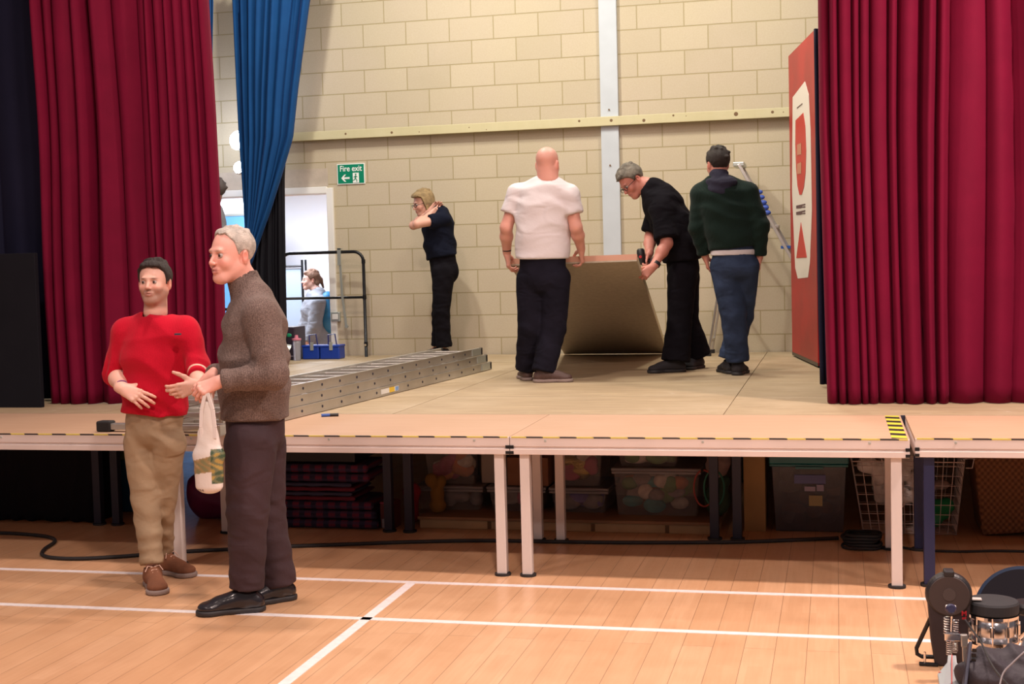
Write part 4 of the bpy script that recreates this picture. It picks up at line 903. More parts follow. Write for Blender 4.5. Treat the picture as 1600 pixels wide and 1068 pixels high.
# ---- red panel with the card-like design
def red_panel():
    t = thing('painted_panel', 'tall red scenery panel with a white octagon and face-like shapes', 'scenery panel')
    p0 = np.array((-.392, 12.225, 0)); p1 = np.array((-.150, 10.905, 0)); u = nrm(p1-p0); W = np.linalg.norm(p1-p0); n = nrm(np.cross(u, (0, 0, 1))); n = n if n[0] < 0 else -n
    z0, z1 = STAGE+.02, 3.405; H = z1-z0
    P = lambda a_, b_, o=0: p0+u*a_*W+np.array((0, 0, z0+b_*H))+n*o
    MB().prism([P(0, 0), P(1, 0), P(1, 1), P(0, 1)], -n*.03).build('red_face', mat('red_board', (.42, .006, .010), .42, noise=.25, nscale=2.5), t)
    # positions across the foreshortened face, from its outline in the hall view
    def im(x, y, o=0):   # point of the panel plane seen there
        d = ray(x, y); k = np.dot(n, p0-CAM)/np.dot(n, d); return CAM+d*k+n*o
    def shape(name, pts, m, o):
        w3 = [im(x, y, o) for x, y in pts]; MB().prism(w3, n*.002).build(name, m, t)
    cream = mat('cream_paint', (.72, .66, .58), .5); redp = mat('red_paint', (.50, .02, .015), .45); dk = mat('brown_paint', (.10, .05, .05), .6); tan = mat('tan_paint', (.50, .20, .12), .5)
    shape('white_octagon', [(1239, 152), (1258, 127), (1264, 148), (1267, 205), (1269, 330), (1266, 410), (1263, 433), (1247, 435), (1243, 418), (1238, 300)], cream, .001)
    def loop(pts): return pts
    tongue = [(1244, 188), (1256, 176), (1259, 196), (1260.5, 235), (1259.5, 270), (1257, 292), (1253.5, 304), (1250, 304), (1247, 290), (1244.8, 262), (1243.6, 225)]
    shape('red_tongue', tongue, redp, .004)
    shape('black_line', [(1246, 168), (1254.5, 161), (1254.5, 162.5), (1246, 169.5)], dk, .004)
    for y in (223, 253): shape('tan_square', [(1247, y+3), (1253.5, y), (1253.5, y+18), (1247, y+19)], tan, .007)
    for y in (321, 331):
        shape('brown_fork', [(1245, y), (1252, y-1.5), (1259, y-3), (1259, y-.8), (1254, y+.4), (1254, y+1.6), (1259, y+.9), (1259, y+3), (1254, y+3.2), (1252, y+4.2), (1245, y+4.5)], dk, .004)
    shape('red_triangle', [(1252.3, 347), (1261.5, 402), (1245.2, 403)], redp, .004)
    MB().prism([P(0, .0, -.031), P(0, 1, -.031), P(.04, 1, -.031), P(.04, 0, -.031)], -n*.05).prism([P(.96, .0, -.031), P(.96, 1, -.031), P(1, 1, -.031), P(1, 0, -.031)], -n*.05).prism([P(0, .0, -.031), P(1, 0, -.031), P(1, .02, -.031), P(0, .02, -.031)], -n*.05).build('rear_frame', M['pine'], t)
    MB().prism([P(0, -.003, .001), P(1, -.003, .001), P(1, .008, .001), P(0, .008, .001)], -n*.04).build('kick_strip', M['blackmetal'], t)
    for f in (.05, .95):
        q = P(f, 0, -.05); MB().cyl((q[0]-.012, q[1], STAGE+.0205), (q[0]+.012, q[1], STAGE+.0205), .019, n=14).build('castor', M['rubber'], t)
red_panel()
# ---- aluminium stepladder
def stepladder():
    t = thing('stepladder', 'open aluminium stepladder with blue treads beyond the walking man', 'ladder'); Yf, Yb = 12.5, 12.5
    top = at(1156, 258, 12.5); w_ = .17
    # right-hand flight slants down to the right, rear flight down to the left
    a0 = at(1156, 258, 12.12); a1 = at(1163, 262, 12.48); b0 = onz(1272, 556, STAGE); b1 = onz(1283, 548, STAGE)
    b0 = np.array((.06, 12.32, STAGE+.03)); b1 = np.array((.08, 12.70, STAGE+.03)); a0 = np.array((top[0], 12.36, top[2])); a1 = np.array((top[0]+.01, 12.64, top[2]))
    c0 = np.array((-1.15, 12.32, STAGE+.02)); c1 = np.array((-1.15, 12.70, STAGE+.02))
    for p, q in ((a0, b0), (a1, b1)):
        MB().bar(p, q, .028, .065, up=(0, 1, 0)).build('front_stile', M['alu'], t, bevel=.003)
    for p, q in ((a0, c0), (a1, c1)):
        MB().bar(lerp(p, q, .10), q, .022, .035, up=(0, 1, 0)).build('rear_stile', M['alu'], t, bevel=.003)
    bl = mat('blue_plastic', (.02, .10, .42), .4)
    for i in range(1, 9):
        f = i/9.; p, q = lerp(a0, b0, f), lerp(a1, b1, f); MB().box((p[0]-.04, p[1]+.015, p[2]-.015), (p[0]+.045, q[1]-.015, p[2]+.012)).build('tread', bl if i in (2, 4, 6) else M['alu'], t, bevel=.002)
    for f in (.3, .62, .93):
        p, q = lerp(a0, c0, f), lerp(a1, c1, f); MB().bar(p, q, .02, .02).build('cross_bar', M['alu'], t)
    MB().box((top[0]-.05, 12.33, top[2]-.02), (top[0]+.05, 12.67, top[2]+.02)).build('top_cap', M['galv'], t, bevel=.008)
    for q in (b0, b1, c0, c1): MB().box((q[0]-.025, q[1]-.02, STAGE+.001), (q[0]+.025, q[1]+.02, STAGE+.035)).build('rubber_foot', M['rubber'], t)
stepladder()
tz = MB()
S = Sculpt()
for i in range(5):
    p = at(1186+i*3.2, 300+i*8, 12.30); S.ell(p, (.035, .02, .022), .004)
o = soft(S, 'coiled_strap', mat('blue_strap', (.03, .08, .40), .6), None, .006); tag(o, 'coil of dark blue strap hanging on the stepladder', 'strap')
# ---- triple extension ladder lying on the deck
def ext_ladder():
    t = thing('extension_ladder', 'long triple aluminium extension ladder lying flat across the stage decks', 'ladder')
    R0, R1 = np.array((-3.262, 6.60, 0)), np.array((-2.876, 10.95, 0)); L0, L1 = np.array((-3.648, 6.60, 0)), np.array((-3.268, 10.95, 0))
    sec = [(0, 0, 1.0), (.066, .012, .985), (.132, .03, .965)]
    for k, (dz, f0, f1) in enumerate(sec):
        z = STAGE+.034+dz+.001; ins = .012*k; s_ = thing_part = None
        u = nrm(R1-R0); l = nrm((u[1], -u[0], 0))
        a_ = lerp(R0, R1, f0)-l*ins; b_ = lerp(R0, R1, f1)-l*ins; c_ = lerp(L0, L1, f0)+l*ins; d_ = lerp(L0, L1, f1)+l*ins
        sect = MB().bar(a_+(0, 0, z), b_+(0, 0, z), .022, .062).bar(c_+(0, 0, z), d_+(0, 0, z), .022, .062)
        so = sect.build('ladder_section', M['alu'], t, bevel=.004)
        lip = MB()
        for p, q in ((a_, b_),): lip.bar(p+l*.0125+(0, 0, z+.027), q+l*.0125+(0, 0, z+.027), .004, .008).bar(p+l*.0125+(0, 0, z-.027), q+l*.0125+(0, 0, z-.027), .004, .008)
        lip.build('rail_lip', M['alu'], so)
        for i in range(16):
            f = (i+.5)/16; p = lerp(a_, b_, f); q = lerp(c_, d_, f)
            r_ = MB().bar(q+(0, 0, z), p+(0, 0, z), .028, .028).build('rung', M['alu'], so, bevel=.005)
            MB().cyl(p+l*.011+(0, 0, z), p+l*.0135+(0, 0, z), .009, n=10).build('rung_end', M['legdark'], so)
        for p in (b_, d_): MB().bar(p+(0, 0, z), p+u*.03+(0, 0, z), .03, .064).build('end_cap', M['plastic'], so, bevel=.006)
        MB().bar(a_+l*.014+(0, 0, z), a_+l*.014+u*.10+(0, 0, z), .006, .05).build('guide_bracket', M['galv'], so)
        MB().bar(b_+l*.014+(0, 0, z)-u*.22, b_+l*.014-u*.02+(0, 0, z), .006, .052).build('guide_bracket', M['galv'], so)
    z = STAGE+.035; u = nrm(R1-R0); l = nrm((u[1], -u[0], 0))
    p = lerp(R0, R1, .485)+l*.0125; q = p+u*.30
    MB().bar(p+(0, 0, z), q+(0, 0, z), .002, .034, ).build('paper_label', mat('label_white', (.75, .74, .70), .5), t)
    MB().bar(lerp(p, q, .45)+l*.0012+(0, 0, z), lerp(p, q, .75)+l*.0012+(0, 0, z), .002, .034).build('label_yellow', mat('label_yellow', (.75, .50, .04), .5), t)
    MB().bar(lerp(p, q, .80)+l*.0012+(0, 0, z), lerp(p, q, .98)+l*.0012+(0, 0, z), .002, .028).build('label_blue', mat('label_blue', (.20, .35, .65), .5), t)
    # stabiliser bar
    b = MB().box((-4.03, 6.80, STAGE+.012), (-3.10, 6.85, STAGE+.048)); 
    b.build('stabiliser_bar', M['alu'], t, bevel=.004)
    MB().box((-4.11, 6.79, STAGE+.001), (-4.02, 6.86, STAGE+.062)).build('rubber_foot', M['rubber'], t, bevel=.01)
ext_ladder()
# ---- guard rails
def guard(name, label, x0, x1, Y, z1, zm, rad=.016):
    t = thing('guard_rail', label, 'guard rail'); r = .10
    pts = [(x1, Y, STAGE)]+[(x1, Y, z1-r)]+[(x1-r*(1-math.cos(a_)), Y, z1-r+r*math.sin(a_)) for a_ in np.linspace(0, math.pi/2, 7)[1:]]+[(x0+r*(1-math.cos(a_)), Y, z1-r+r*math.sin(a_)) for a_ in np.linspace(math.pi/2, 0, 7)]+[(x0, Y, STAGE)]
    MB().tube(pts, rad, 12).build('rail_frame', M['blackmetal'], t, smooth=True)
    MB().tube([(x0, Y, zm), (x1, Y, zm)], rad*.85, 10).build('mid_rail', M['blackmetal'], t, smooth=True)
    for z in (z1-.10, zm, STAGE+.13):
        MB().cyl((x1, Y, z-.02), (x1, Y, z+.02), rad*1.25, n=12).build('collar', M['blackmetal'], t)
    MB().cyl((x1, Y-.02, STAGE+.12), (x1, Y-.014, STAGE+.12), .012, n=10).build('bolt', M['chrome'], t)
    return t
A1 = at(567, 392, 12.6)
guard('g', 'black tubular guard rail with curved corner in front of the opening', -5.455, -4.575, 12.6, 1.79, 1.335)
guard('g', 'second black guard rail mostly behind the grey-haired man and black drape', -6.05, -5.56, 12.25, 1.66, 1.25)
hk = thing('hanging_strap', 'pale galvanised strap hanging from the guard rail beside the socket', 'strap')
MB().box((-4.835, 12.56, 1.66), (-4.80, 12.575, 1.83)).box((-4.835, 12.56, 1.815), (-4.80, 12.64, 1.825)).build('hook_plate', M['galv'], hk)
MB().bar((-4.812, 12.575, 1.67), (-4.80, 12.575, 1.35), .014, .022).bar((-4.80, 12.575, 1.35), (-4.765, 12.575, 1.03), .014, .022).build('strap_bar', M['galv'], hk)
MB().cyl((-4.765, 12.565, 1.05), (-4.765, 12.59, 1.05), .018, n=10).build('end_bolt', M['galv'], hk)
so = thing('wall_socket', 'small grey metal switch box on the wall by the opening', 'socket')
MB().box((-4.965-.045, YW-.045, 1.09), (-4.965+.052, YW, 1.185)).build('back_box', M['galv'], so, bevel=.006)
MB().box((-4.965-.028, YW-.05, 1.11), (-4.965+.035, YW-.045, 1.165)).build('switch_plate', M['white'], so, bevel=.004)
# ---- small goods by the opening
db = thing('speaker_box', 'black box with green oval mark standing beside the opening', 'box')
MB().box((-5.45, 12.22, STAGE), (-5.175, 12.50, 1.065)).build('cabinet', mat('plum_black', (.03, .02, .035), .5), db, bevel=.008)
S = Sculpt(); S.ell((-5.235, 12.219, .985), (.032, .004, .02), .002); soft(S, 'green_mark', mat('mark_green', (.02, .30, .14), .4), db, .003)
MB().box((-5.30, 12.214, .775), (-5.19, 12.22, .783)).build('small_text_line', mat('dim_text', (.25, .22, .28), .6), db)
ml = thing('clamp_lamp', 'small metal lamp with a crushed shade in front of the black box', 'lamp')
MB().tube([(-5.19, 11.7, STAGE), (-5.19, 11.7, .98), (-5.16, 11.7, 1.02)], .010, 8).build('stem', M['blackmetal'], ml); MB().cyl((-5.19, 11.7, STAGE), (-5.19, 11.7, STAGE+.015), .06, n=18).build('base', M['blackmetal'], ml)
MB().lathe((-5.06, 11.69, .90), (-.5, -.3, .3), [(.050, -.05), (.036, .0), (.016, .05)], 18).build('shade', M['galv'], ml); MB().tube([(-5.19, 11.7, .92), (-5.08, 11.7, .93)], .006, 6).build('arm', M['galv'], ml)
for i, (x0, x1, y0) in enumerate(((-5.135, -4.96, 12.30), (-4.95, -4.745, 12.30))):
    t = thing('lunch_box', ('blue cool box with a wire handle, the one beside the clear bottle', 'blue cool box with a wire handle, the one nearer the black rail post')[i], 'cool box', None)
    MB().box((x0, y0, STAGE), (x1, y0+.16, STAGE+.125)).build('tub', mat('cobalt_plastic', (.008, .045, .36), .35), t, bevel=.012)
    MB().box((x0-.004, y0-.004, STAGE+.118), (x1+.004, y0+.164, STAGE+.14)).build('lid', _M['cobalt_plastic'], t, bevel=.006)
    xm = (x0+x1)/2; MB().tube([(xm-.04, y0+.08, STAGE+.14), (xm-.04, y0+.08, STAGE+.235), (xm+.03, y0+.08, STAGE+.245), (xm+.045, y0+.08, STAGE+.14)], .007, 8).build('handle', mat('deep_blue', (.01, .02, .15), .4), t)
    MB().box((xm+.0, y0-.006, STAGE+.09), (xm+.035, y0-.002, STAGE+.17)).build('clasp', M['galv'], t)
t = thing('water_bottle', 'clear plastic bottle with a pink lid beside the black box', 'bottle')
MB().lathe((-5.235+.095, 12.18, STAGE), (0, 0, 1), [(.035, 0), (.036, .01), (.040, .17), (.038, .20)], 20).build('bottle_body', mat('clear_bottle', (.75, .76, .85), .15, trans=.7), t, smooth=True)
MB().lathe((-5.235+.095, 12.18, STAGE+.2), (0, 0, 1), [(.046, 0), (.046, .015), (.02, .02), (.015, .05)], 20).build('lid', mat('pink_plastic', (.60, .20, .28), .4), t)
# marker knife on the deck
kn = thing('marker_pen', 'short blue and black marker lying on the front deck by the ladder', 'pen'); p = onz(515, 648, STAGE+.01)
MB().tube([p+(-.045, -.02, 0), p+(.0, .005, 0)], .0095, 10).build('blue_cap', mat('pen_blue', (.02, .08, .35), .4), kn); MB().tube([p+(.0, .005, 0), p+(.05, .02, 0)], .0095, 10).build('barrel', M['plastic'], kn)
# lamps by the wing, seen past the blue drape
for i, (px, py, sz, lab) in enumerate(((372, 219, .075, 'bright round flood lamp beside the blue drape, the larger upper one'), (374, 262, .05, 'bright small lamp head just under the round flood lamp'))):
    p = at(px, py, 12.3); t = thing('flood_lamp', lab, 'lamp', None)
    MB().lathe(p, (.15, 1, -.1), [(sz*1.2, -.01), (sz*1.32, 0), (sz*1.3, .05), (sz*.6, .13)], 24).build('lamp_housing', M['white'], t, smooth=False)
    MB().lathe(p+np.array((0, -.004, 0)), (0, -1, 0), [(sz*1.15, .006), (sz*.9, .022), (.01, .03)], 24).build('lamp_lens', mat('lamp_glow', (1, 1, 1), .3, emit=(.86, .90, 1.0), estr=25), t)
    MB().tube([p+(0, .10, 0), (p[0], YW-.001, p[2])], .012, 8).build('bracket', M['galv'], t)
pl = at(374, 322, 17.5); t = thing('wall_light', 'pale rectangular light panel glowing on the far room wall', 'lamp')
MB().box((pl[0]-.35, 17.53, pl[2]-.06), (pl[0]+.30, 17.6, pl[2]+.06)).build('light_panel', mat('panel_glow', (1, 1, 1), .3, emit=(.9, .93, 1), estr=4), t)
t = thing('display_board', 'blue fabric screen standing in the far room behind the grey-haired man', 'screen'); q = at(376, 337, 16.6)
MB().box((q[0]-1.3, 16.6, .1), (q[0]+.45, 16.64, q[2])).build('panel', mat('sky_fabric', (.10, .30, .62), .8), t); MB().box((q[0]-1.3, 16.59, q[2]), (q[0]+.45, 16.65, q[2]+.03)).build('top_trim', M['galv'], t)
for x in (q[0]-1.25, q[0]+.4): MB().box((x-.03, 16.45, 0), (x+.03, 16.8, .1)).build('foot', M['galv'], t)
t = thing('coat_rail', 'dark metal coat rail with a grey panel behind the walking woman', 'rail'); c0 = at(447, 416, 16.3); c1 = at(472, 415, 16.3); zt = c0[2]
MB().tube([(c0[0]-.5, 16.3, zt), (c1[0], 16.3, zt)], .014, 8).tube([(c1[0], 16.3, 0), (c1[0], 16.3, zt+.08)], .016, 8).tube([(c1[0]+.05, 16.3, zt-.06), (c1[0]+.05, 16.3, zt+.08)], .014, 8).build('rail_frame', M['blackmetal'], t)
MB().box((c0[0]-.5, 16.32, .03), (c1[0]-.03, 16.35, zt-.03)).build('grey_panel', mat('grey_board', (.30, .38, .48), .7), t)

# ---- carrier bag
def bag():
    Yb = 5.64; a = lambda x, y, dy=0: at(x, y, Yb+dy)
    S = Sculpt(); S.cone(a(327, 758), a(326, 710), .070, .074, .04, .55, V(1, 0, .3)).cone(a(326, 712), a(324, 630), .073, .022, .02, .5, V(1, 0, .3))
    S.wrinkle(a(325, 665), .09, .0025, (.9, .3, .3), 110).wrinkle(a(325, 730), .10, .002, (.5, .3, .8), 60)
    t = thing('carrier_bag', 'white plastic carrier bag with a green landscape print hanging from his hand', 'bag')
    zc = a(325, 725)[2]; xc = a(325, 725)[0]
    def colf(P):
        x, y, z = P.T; c = np.tile(np.array((.74, .68, .64)), (len(P), 1)); u = (x-xc); v = (z-zc)
        n_ = np.sin(u*90+np.sin(v*70)*2)*np.sin(v*110+u*40)
        band_ = ((v > -.035+.5*u*.3) & (v < .035+.25*u)) ; c[band_] = (.30, .22, .10)
        c[band_ & (n_ > .3)] = (.20, .20, .10); c[band_ & (n_ < -.45)] = (.42, .30, .16)
        g_ = (u > .035) & (v > -.085) & (v < .075); c[g_] = (.16, .17, .09); c[g_ & (n_ > .3)] = (.05, .09, .05); c[g_ & (n_ < -.4)] = (.40, .28, .08)
        tx = (u < -.01) & (v < -.112) & (v > -.124) & (np.sin(u*900) > -.2); c[tx] = (.10, .08, .08)
        return c
    soft(S, 'bag_body', mat('thin_plastic', (.8, .8, .8), .35, attr=True, bump=.3, bscale=25), t, .0045, colf)
    hp = a(324, 612); bp = mat('thin_plastic_white', (.74, .68, .66), .35)
    for q, dy in ((-1, -.02), (1, -.02), (-.6, .03), (.8, .03)):
        p0 = a(325+q*11, 668, dy); b = MB(); pts = [hp+(q*.006, dy*.5, -.005), lerp(hp+(q*.006, dy*.5, 0), p0, .5)+(q*.008, 0, 0), p0, p0-(q*.004, 0, .05)]
        for i in range(3): b.bar(pts[i], pts[i+1], .020-.002*abs(q), .006, up=(0, 1, 0))
        b.build('bag_handle', bp, t, bevel=.002)
bag()
# ================================================================== UNDER THE STAGE
# folded plaid blankets
names = ['bottom', 'second from the bottom', 'third from the bottom', 'middle', 'third from the top', 'second from the top', 'topmost']
for i in range(7):
    z = .002+i*.0585; S = Sculpt(); y0, y1 = 7.80, 8.3; x0, x1 = -3.62, (-2.82, -2.83, -2.85, -2.95, -2.95, -2.87, -2.88)[i]
    t = thing('folded_blanket', 'folded navy and maroon blanket under the stage, %s of the pile' % names[i], 'blanket', 'folded blankets under the stage')
    def half(za, zb, nm, m, xr):
        S = Sculpt(); r = (zb-za)/2
        S.cone((x0, y0+r, (za+zb)/2), (xr, y0+r, (za+zb)/2), r, r, .01); S.cone((x0, (y0+y1)/2, (za+zb)/2), (xr-.02, (y0+y1)/2, (za+zb)/2), .22, .22, .01, r/.22, (0, 1, 0))
        S.wrinkle((-3.1, y0, z), .5, .002, (1, 0, .3), 40); soft(S, nm, m, t, .010)
    if i in (3, 4):
        half(z+.001, z+.029, 'cloth_layer', mat('maroon_cloth', (.17, .018, .04), .9), x1); half(z+.030, z+.056, 'cloth_layer', mat('slate_cloth', (.06, .06, .12), .9), x1-.02)
    else: half(z+.001, z+.056, 'cloth_layer', M['plaid'], x1)
t = thing('crate', 'dark crate of small goods on top of the folded blankets', 'crate')
MB().box((-3.6, 7.85, .412), (-2.95, 8.25, .50)).build('crate_body', M['plastic'], t, bevel=.008)
rn = random.Random(5)
for i in range(9):
    x = -3.5+i*.058; MB().box((x, 7.87, .5005), (x+.045, 7.93, .54+rn.random()*.06)).build('packet', mat('packet_%d' % (i % 3), ((.45, .35, .30), (.35, .14, .03), (.05, .04, .07))[i % 3], .6), t)
t = thing('printed_carton', 'small red and white printed carton beside the folded blankets', 'carton')
MB().box((-2.795, 7.86, .001), (-2.70, 7.98, .168)).build('carton_body', mat('carton_red', (.14, .03, .03), .6), t, bevel=.002)
MB().box((-2.785, 7.857, .004), (-2.745, 7.86, .06)).box((-2.735, 7.857, .07), (-2.712, 7.86, .14)).build('white_print', mat('print_white', (.45, .42, .45), .6), t)
MB().box((-2.795, 7.856, .155), (-2.70, 7.86, .165)).build('pink_band', mat('pink_band', (.45, .05, .12), .5), t)
# red cloth bundle
S = Sculpt(); S.ell((-2.635, 8.0, .215), (.055, .07, .055), .03).cone((-2.635, 8.02, .20), (-2.635, 8.02, .045), .045, .04, .03).wrinkle((-2.6, 8, .2), .2, .006, (1, 0, .4), 60)
# low wooden platform
t = thing('wooden_platform', 'long low wooden platform under the stage carrying the storage tubs', 'platform')
MB().box((-2.55, 7.90, .0), (-.70, 8.75, .055)).build('platform_body', mat('platform_wood', (.55, .40, .22), .7, noise=.2, nscale=5), t, bevel=.004)
MB().box((-2.56, 7.885, .055), (-.69, 8.76, .075)).build('platform_top', mat('platform_ply', (.32, .18, .09), .6, noise=.2, nscale=5), t, bevel=.003)
for x in (-2.1, -1.45, -1.0): MB().box((x-.012, 7.896, .004), (x+.012, 7.90, .05)).build('joint_strip', M['brown'], t)
PT = .0755
o = soft(S, 'red_cloth', mat('scarlet_cloth', (.24, .01, .02), .9), None, .008)
tag(o, 'crumpled red cloth bundle between the folded blankets and low platform', 'cloth')
t = thing('toy_figure', 'small orange and yellow soft toy behind the navy stage legs', 'toy', loc=(0, 0, 0))
S = Sculpt(); S.ell((-2.50, 8.0, .285), (.040, .035, .045), .02).ell((-2.43, 8.0, .28), (.03, .03, .04), .01).ell((-2.46, 8.0, .20), (.045, .045, .06), .02).ell((-2.46, 8.0, .125), (.055, .045, .048), .02); soft(S, 'toy_body', mat('amber_cloth', (.22, .11, .02), .9), t, .008)
# translucent tubs
def tub(x0, x1, y0, y1, z0, z1, label, m, lidm, taper=.02, lid=True, contents=(), lidh=.02, cat='storage box', seed=1, grp=None):
    t = thing('storage_tub', label, cat, grp); b = MB(); th = .004
    o_ = [(x0+taper, y0+taper, z0), (x1-taper, y0+taper, z0), (x1-taper, y1-taper, z0), (x0+taper, y1-taper, z0), (x0, y0, z1), (x1, y0, z1), (x1, y1, z1), (x0, y1, z1)]
    b.add(o_, [(0, 3, 2, 1), (0, 1, 5, 4), (1, 2, 6, 5), (2, 3, 7, 6), (3, 0, 4, 7)])
    ob = b.build('tub_wall', m, t); md = ob.modifiers.new('t', 'SOLIDIFY'); md.thickness = th; md.offset = -1
    MB().box((x0-.012, y0-.012, z1-.02), (x1+.012, y0, z1-.005)).box((x0-.012, y1, z1-.02), (x1+.012, y1+.012, z1-.005)).box((x0-.012, y0, z1-.02), (x0, y1, z1-.005)).box((x1, y0, z1-.02), (x1+.012, y1, z1-.005)).build('tub_rim', lidm, t, bevel=.003)
    if lid: MB().box((x0-.015, y0-.015, z1-.004), (x1+.015, y1+.015, z1+lidh-.004)).build('lid', lidm, t, bevel=.006)
    rn = random.Random(seed)
    for i, cc in enumerate(contents):
        S = Sculpt()
        for k in range(5):
            S.ell((rn.uniform(x0+.06, x1-.06), rn.uniform(y0+.05, y0+.16), rn.uniform(z0+.05, max(z0+.065, z1-.05))), (rn.uniform(.045, .08), rn.uniform(.03, .05), rn.uniform(.035, .055)), .008)
        S.zclip(z0+.008, z1-.01); S.fn(lambda v, X, Y_, Z: np.maximum(np.maximum(v, x0+.035-X), np.maximum(X-x1+.035, np.maximum(y0+.03-Y_, Y_-y1+.03))).astype(np.float32))
        soft(S, 'contents', cc, t, .012)
    return t
clear = mat('cloudy_plastic', (.40, .36, .35), .25, alpha=.17, bump=.2, bscale=15); clearlid = mat('cloudy_lid', (.30, .27, .27), .3, alpha=.75)
cm = lambda n, c: mat('goods_'+n, tuple(min(1, q*1.7) for q in c), .8, noise=.4, nscale=18)
mag, org, gold, teal, gry, grn, crm, pur = cm('magenta', (.35, .05, .10)), cm('orange', (.45, .14, .05)), mat('gold_tinsel', (.75, .50, .10), .25, .9, bump=1, bscale=80), cm('teal', (.03, .20, .20)), cm('grey', (.22, .18, .17)), cm('green', (.10, .20, .06)), cm('cream', (.50, .42, .34)), cm('purple', (.12, .10, .28))
def bx(xa, xb, ya, yb, Yf, z0, deep, *r, **k):   # from the width and height a tub shows at its front
    p, q = at(xa, yb, Yf), at(xb, ya, Yf); return tub(p[0], q[0], Yf, Yf+deep, z0, z0+(q[2]-p[2]), *r, **k)
y_ = 8.10
bx(652, 752, 764, 797, y_, PT, .42, 'low cloudy tub on the platform at its blanket end, lowest layer', clear, clearlid, contents=(gry,), seed=2)
bx(765, 850, 766, 800, y_, PT, .42, 'low cloudy tub under the brown cardboard box', clear, clearlid, contents=(gry, mag), seed=3)
bx(862, 948, 764, 798, y_, PT, .42, 'low grey-lidded tub under the tub of gold tinsel', clear, clearlid, contents=(gry, pur), seed=4)
bx(960, 1092, 728, 797, y_-.05, PT, .46, 'large cloudy tub full of coloured toys and paper', clear, clearlid, contents=(org, crm, grn, gry, teal), seed=6)
def stacked(zlow): return zlow
zt = PT+(at(700, 764, y_)[2]-at(700, 797, y_)[2])+.026
bx(665, 742, 708, 763, y_+.02, zt, .36, 'upper cloudy tub with magenta things beside the navy legs', clear, clearlid, contents=(mag, org, crm), lid=False, seed=7)
t = thing('cream_box', 'plain cream box wedged beside the brown cardboard box', 'box'); p = at(750, 760, y_+.05); MB().box((p[0], y_+.09, zt+.001), (p[0]+.105, y_+.40, zt+.20)).build('box_body', mat('cream_card', (.36, .30, .25), .8), t, bevel=.006)
t = thing('cardboard_box', 'brown cardboard box under the stage behind the pale legs', 'box'); p = at(793, 764, y_+.02); q = at(856, 722, y_+.02); MB().box((p[0], y_+.02, zt+.001), (q[0], y_+.36, zt+.175)).build('box_body', M['cardboard'], t, bevel=.003)
MB().box((p[0]+.002, y_+.019, zt+.155), (q[0]-.002, y_+.36, zt+.178)).build('flap', M['cardboard'], t)
S = Sculpt(); rn = random.Random(8)
for i in range(30): pp = np.array((rn.uniform(p[0]+.02, q[0]-.02), rn.uniform(y_+.04, y_+.2), zt+.195)); S.cone(pp, pp+np.array((rn.uniform(-.05, .05), rn.uniform(-.03, .03), rn.uniform(.0, .05))), .004, .003, .002)
o = soft(S, 'tinsel_bunch', mat('silver_tinsel', (.5, .42, .45), .3, .8), None, .004); tag(o, 'bunch of dull silver tinsel spilling over the cardboard box', 'tinsel')
tgold = bx(866, 940, 700, 760, y_+.02, zt, .36, 'cloudy tub of gold tinsel and a red heart under the stage', clear, clearlid, contents=(gold, mag, gold, crm), lid=False, seed=9)
zz = PT+(at(1000, 728, y_-.05)[2]-at(1000, 797, y_-.05)[2])+.026
bx(965, 1060, 700, 727, y_-.02, zz-.002, .36, 'shallow tub with purple and green cloth on the large tub', clear, clearlid, contents=(pur, grn, crm), lid=False, seed=12)
S = Sculpt(); pz = at(1120, 740, y_)
S.ell(pz+(0, 0, .05), (.085, .08, .10), .03).ell(pz+(.01, 0, -.06), (.07, .07, .08), .03).wrinkle(pz, .3, .01, (.5, .2, .8), 50)
o = soft(S, 'cloth_bag', mat('pink_canvas', (.34, .24, .22), .85, noise=.3), None, .009); tag(o, 'pale pink cloth bag slumped behind the navy legs', 'bag')
zlo = min(v.co.z for v in o.data.vertices); o.location = (0, 0, max(0, PT-zlo) if zlo < PT else 0); o.location.z = PT-zlo+.22
S = Sculpt(); q = np.array((pz[0], pz[1]-.02, PT)); S.ell(q+(0, .02, .10), (.08, .07, .10), .02).ell(q+(.02, .02, .21), (.06, .06, .05), .03)
o2 = soft(S, 'cloth_bundle', mat('dull_green_cloth', (.05, .09, .05), .9, noise=.5), None, .009); tag(o2, 'bundle of dark green and red cloth under the pink bag', 'cloth')
t = thing('cable_loop', 'looped red and green cables hanging by the navy legs', 'cable')
for c_, k in (((.35, .05, .03), 0), ((.02, .16, .10), 1)):
    p = at(1100+k*8, 770, 7.99); MB().tube([p+np.array((.06*math.sin(a_)+k*.03, .0, .11*math.cos(a_)+.03)) for a_ in np.linspace(0, 6.0, 24)], .006, 6).build('cable', mat('cable_%d' % k, c_, .5), t, smooth=True)
t = thing('timber_board', 'tan timber board standing upright under the stage', 'board'); p, q = at(1163, 835, 8.02), at(1195, 712, 8.02)
MB().box((p[0], 8.02, .001), (q[0], 8.32, .60)).build('board_body', mat('tan_timber', (.40, .24, .09), .7, noise=.15, nscale=6), t, bevel=.003)
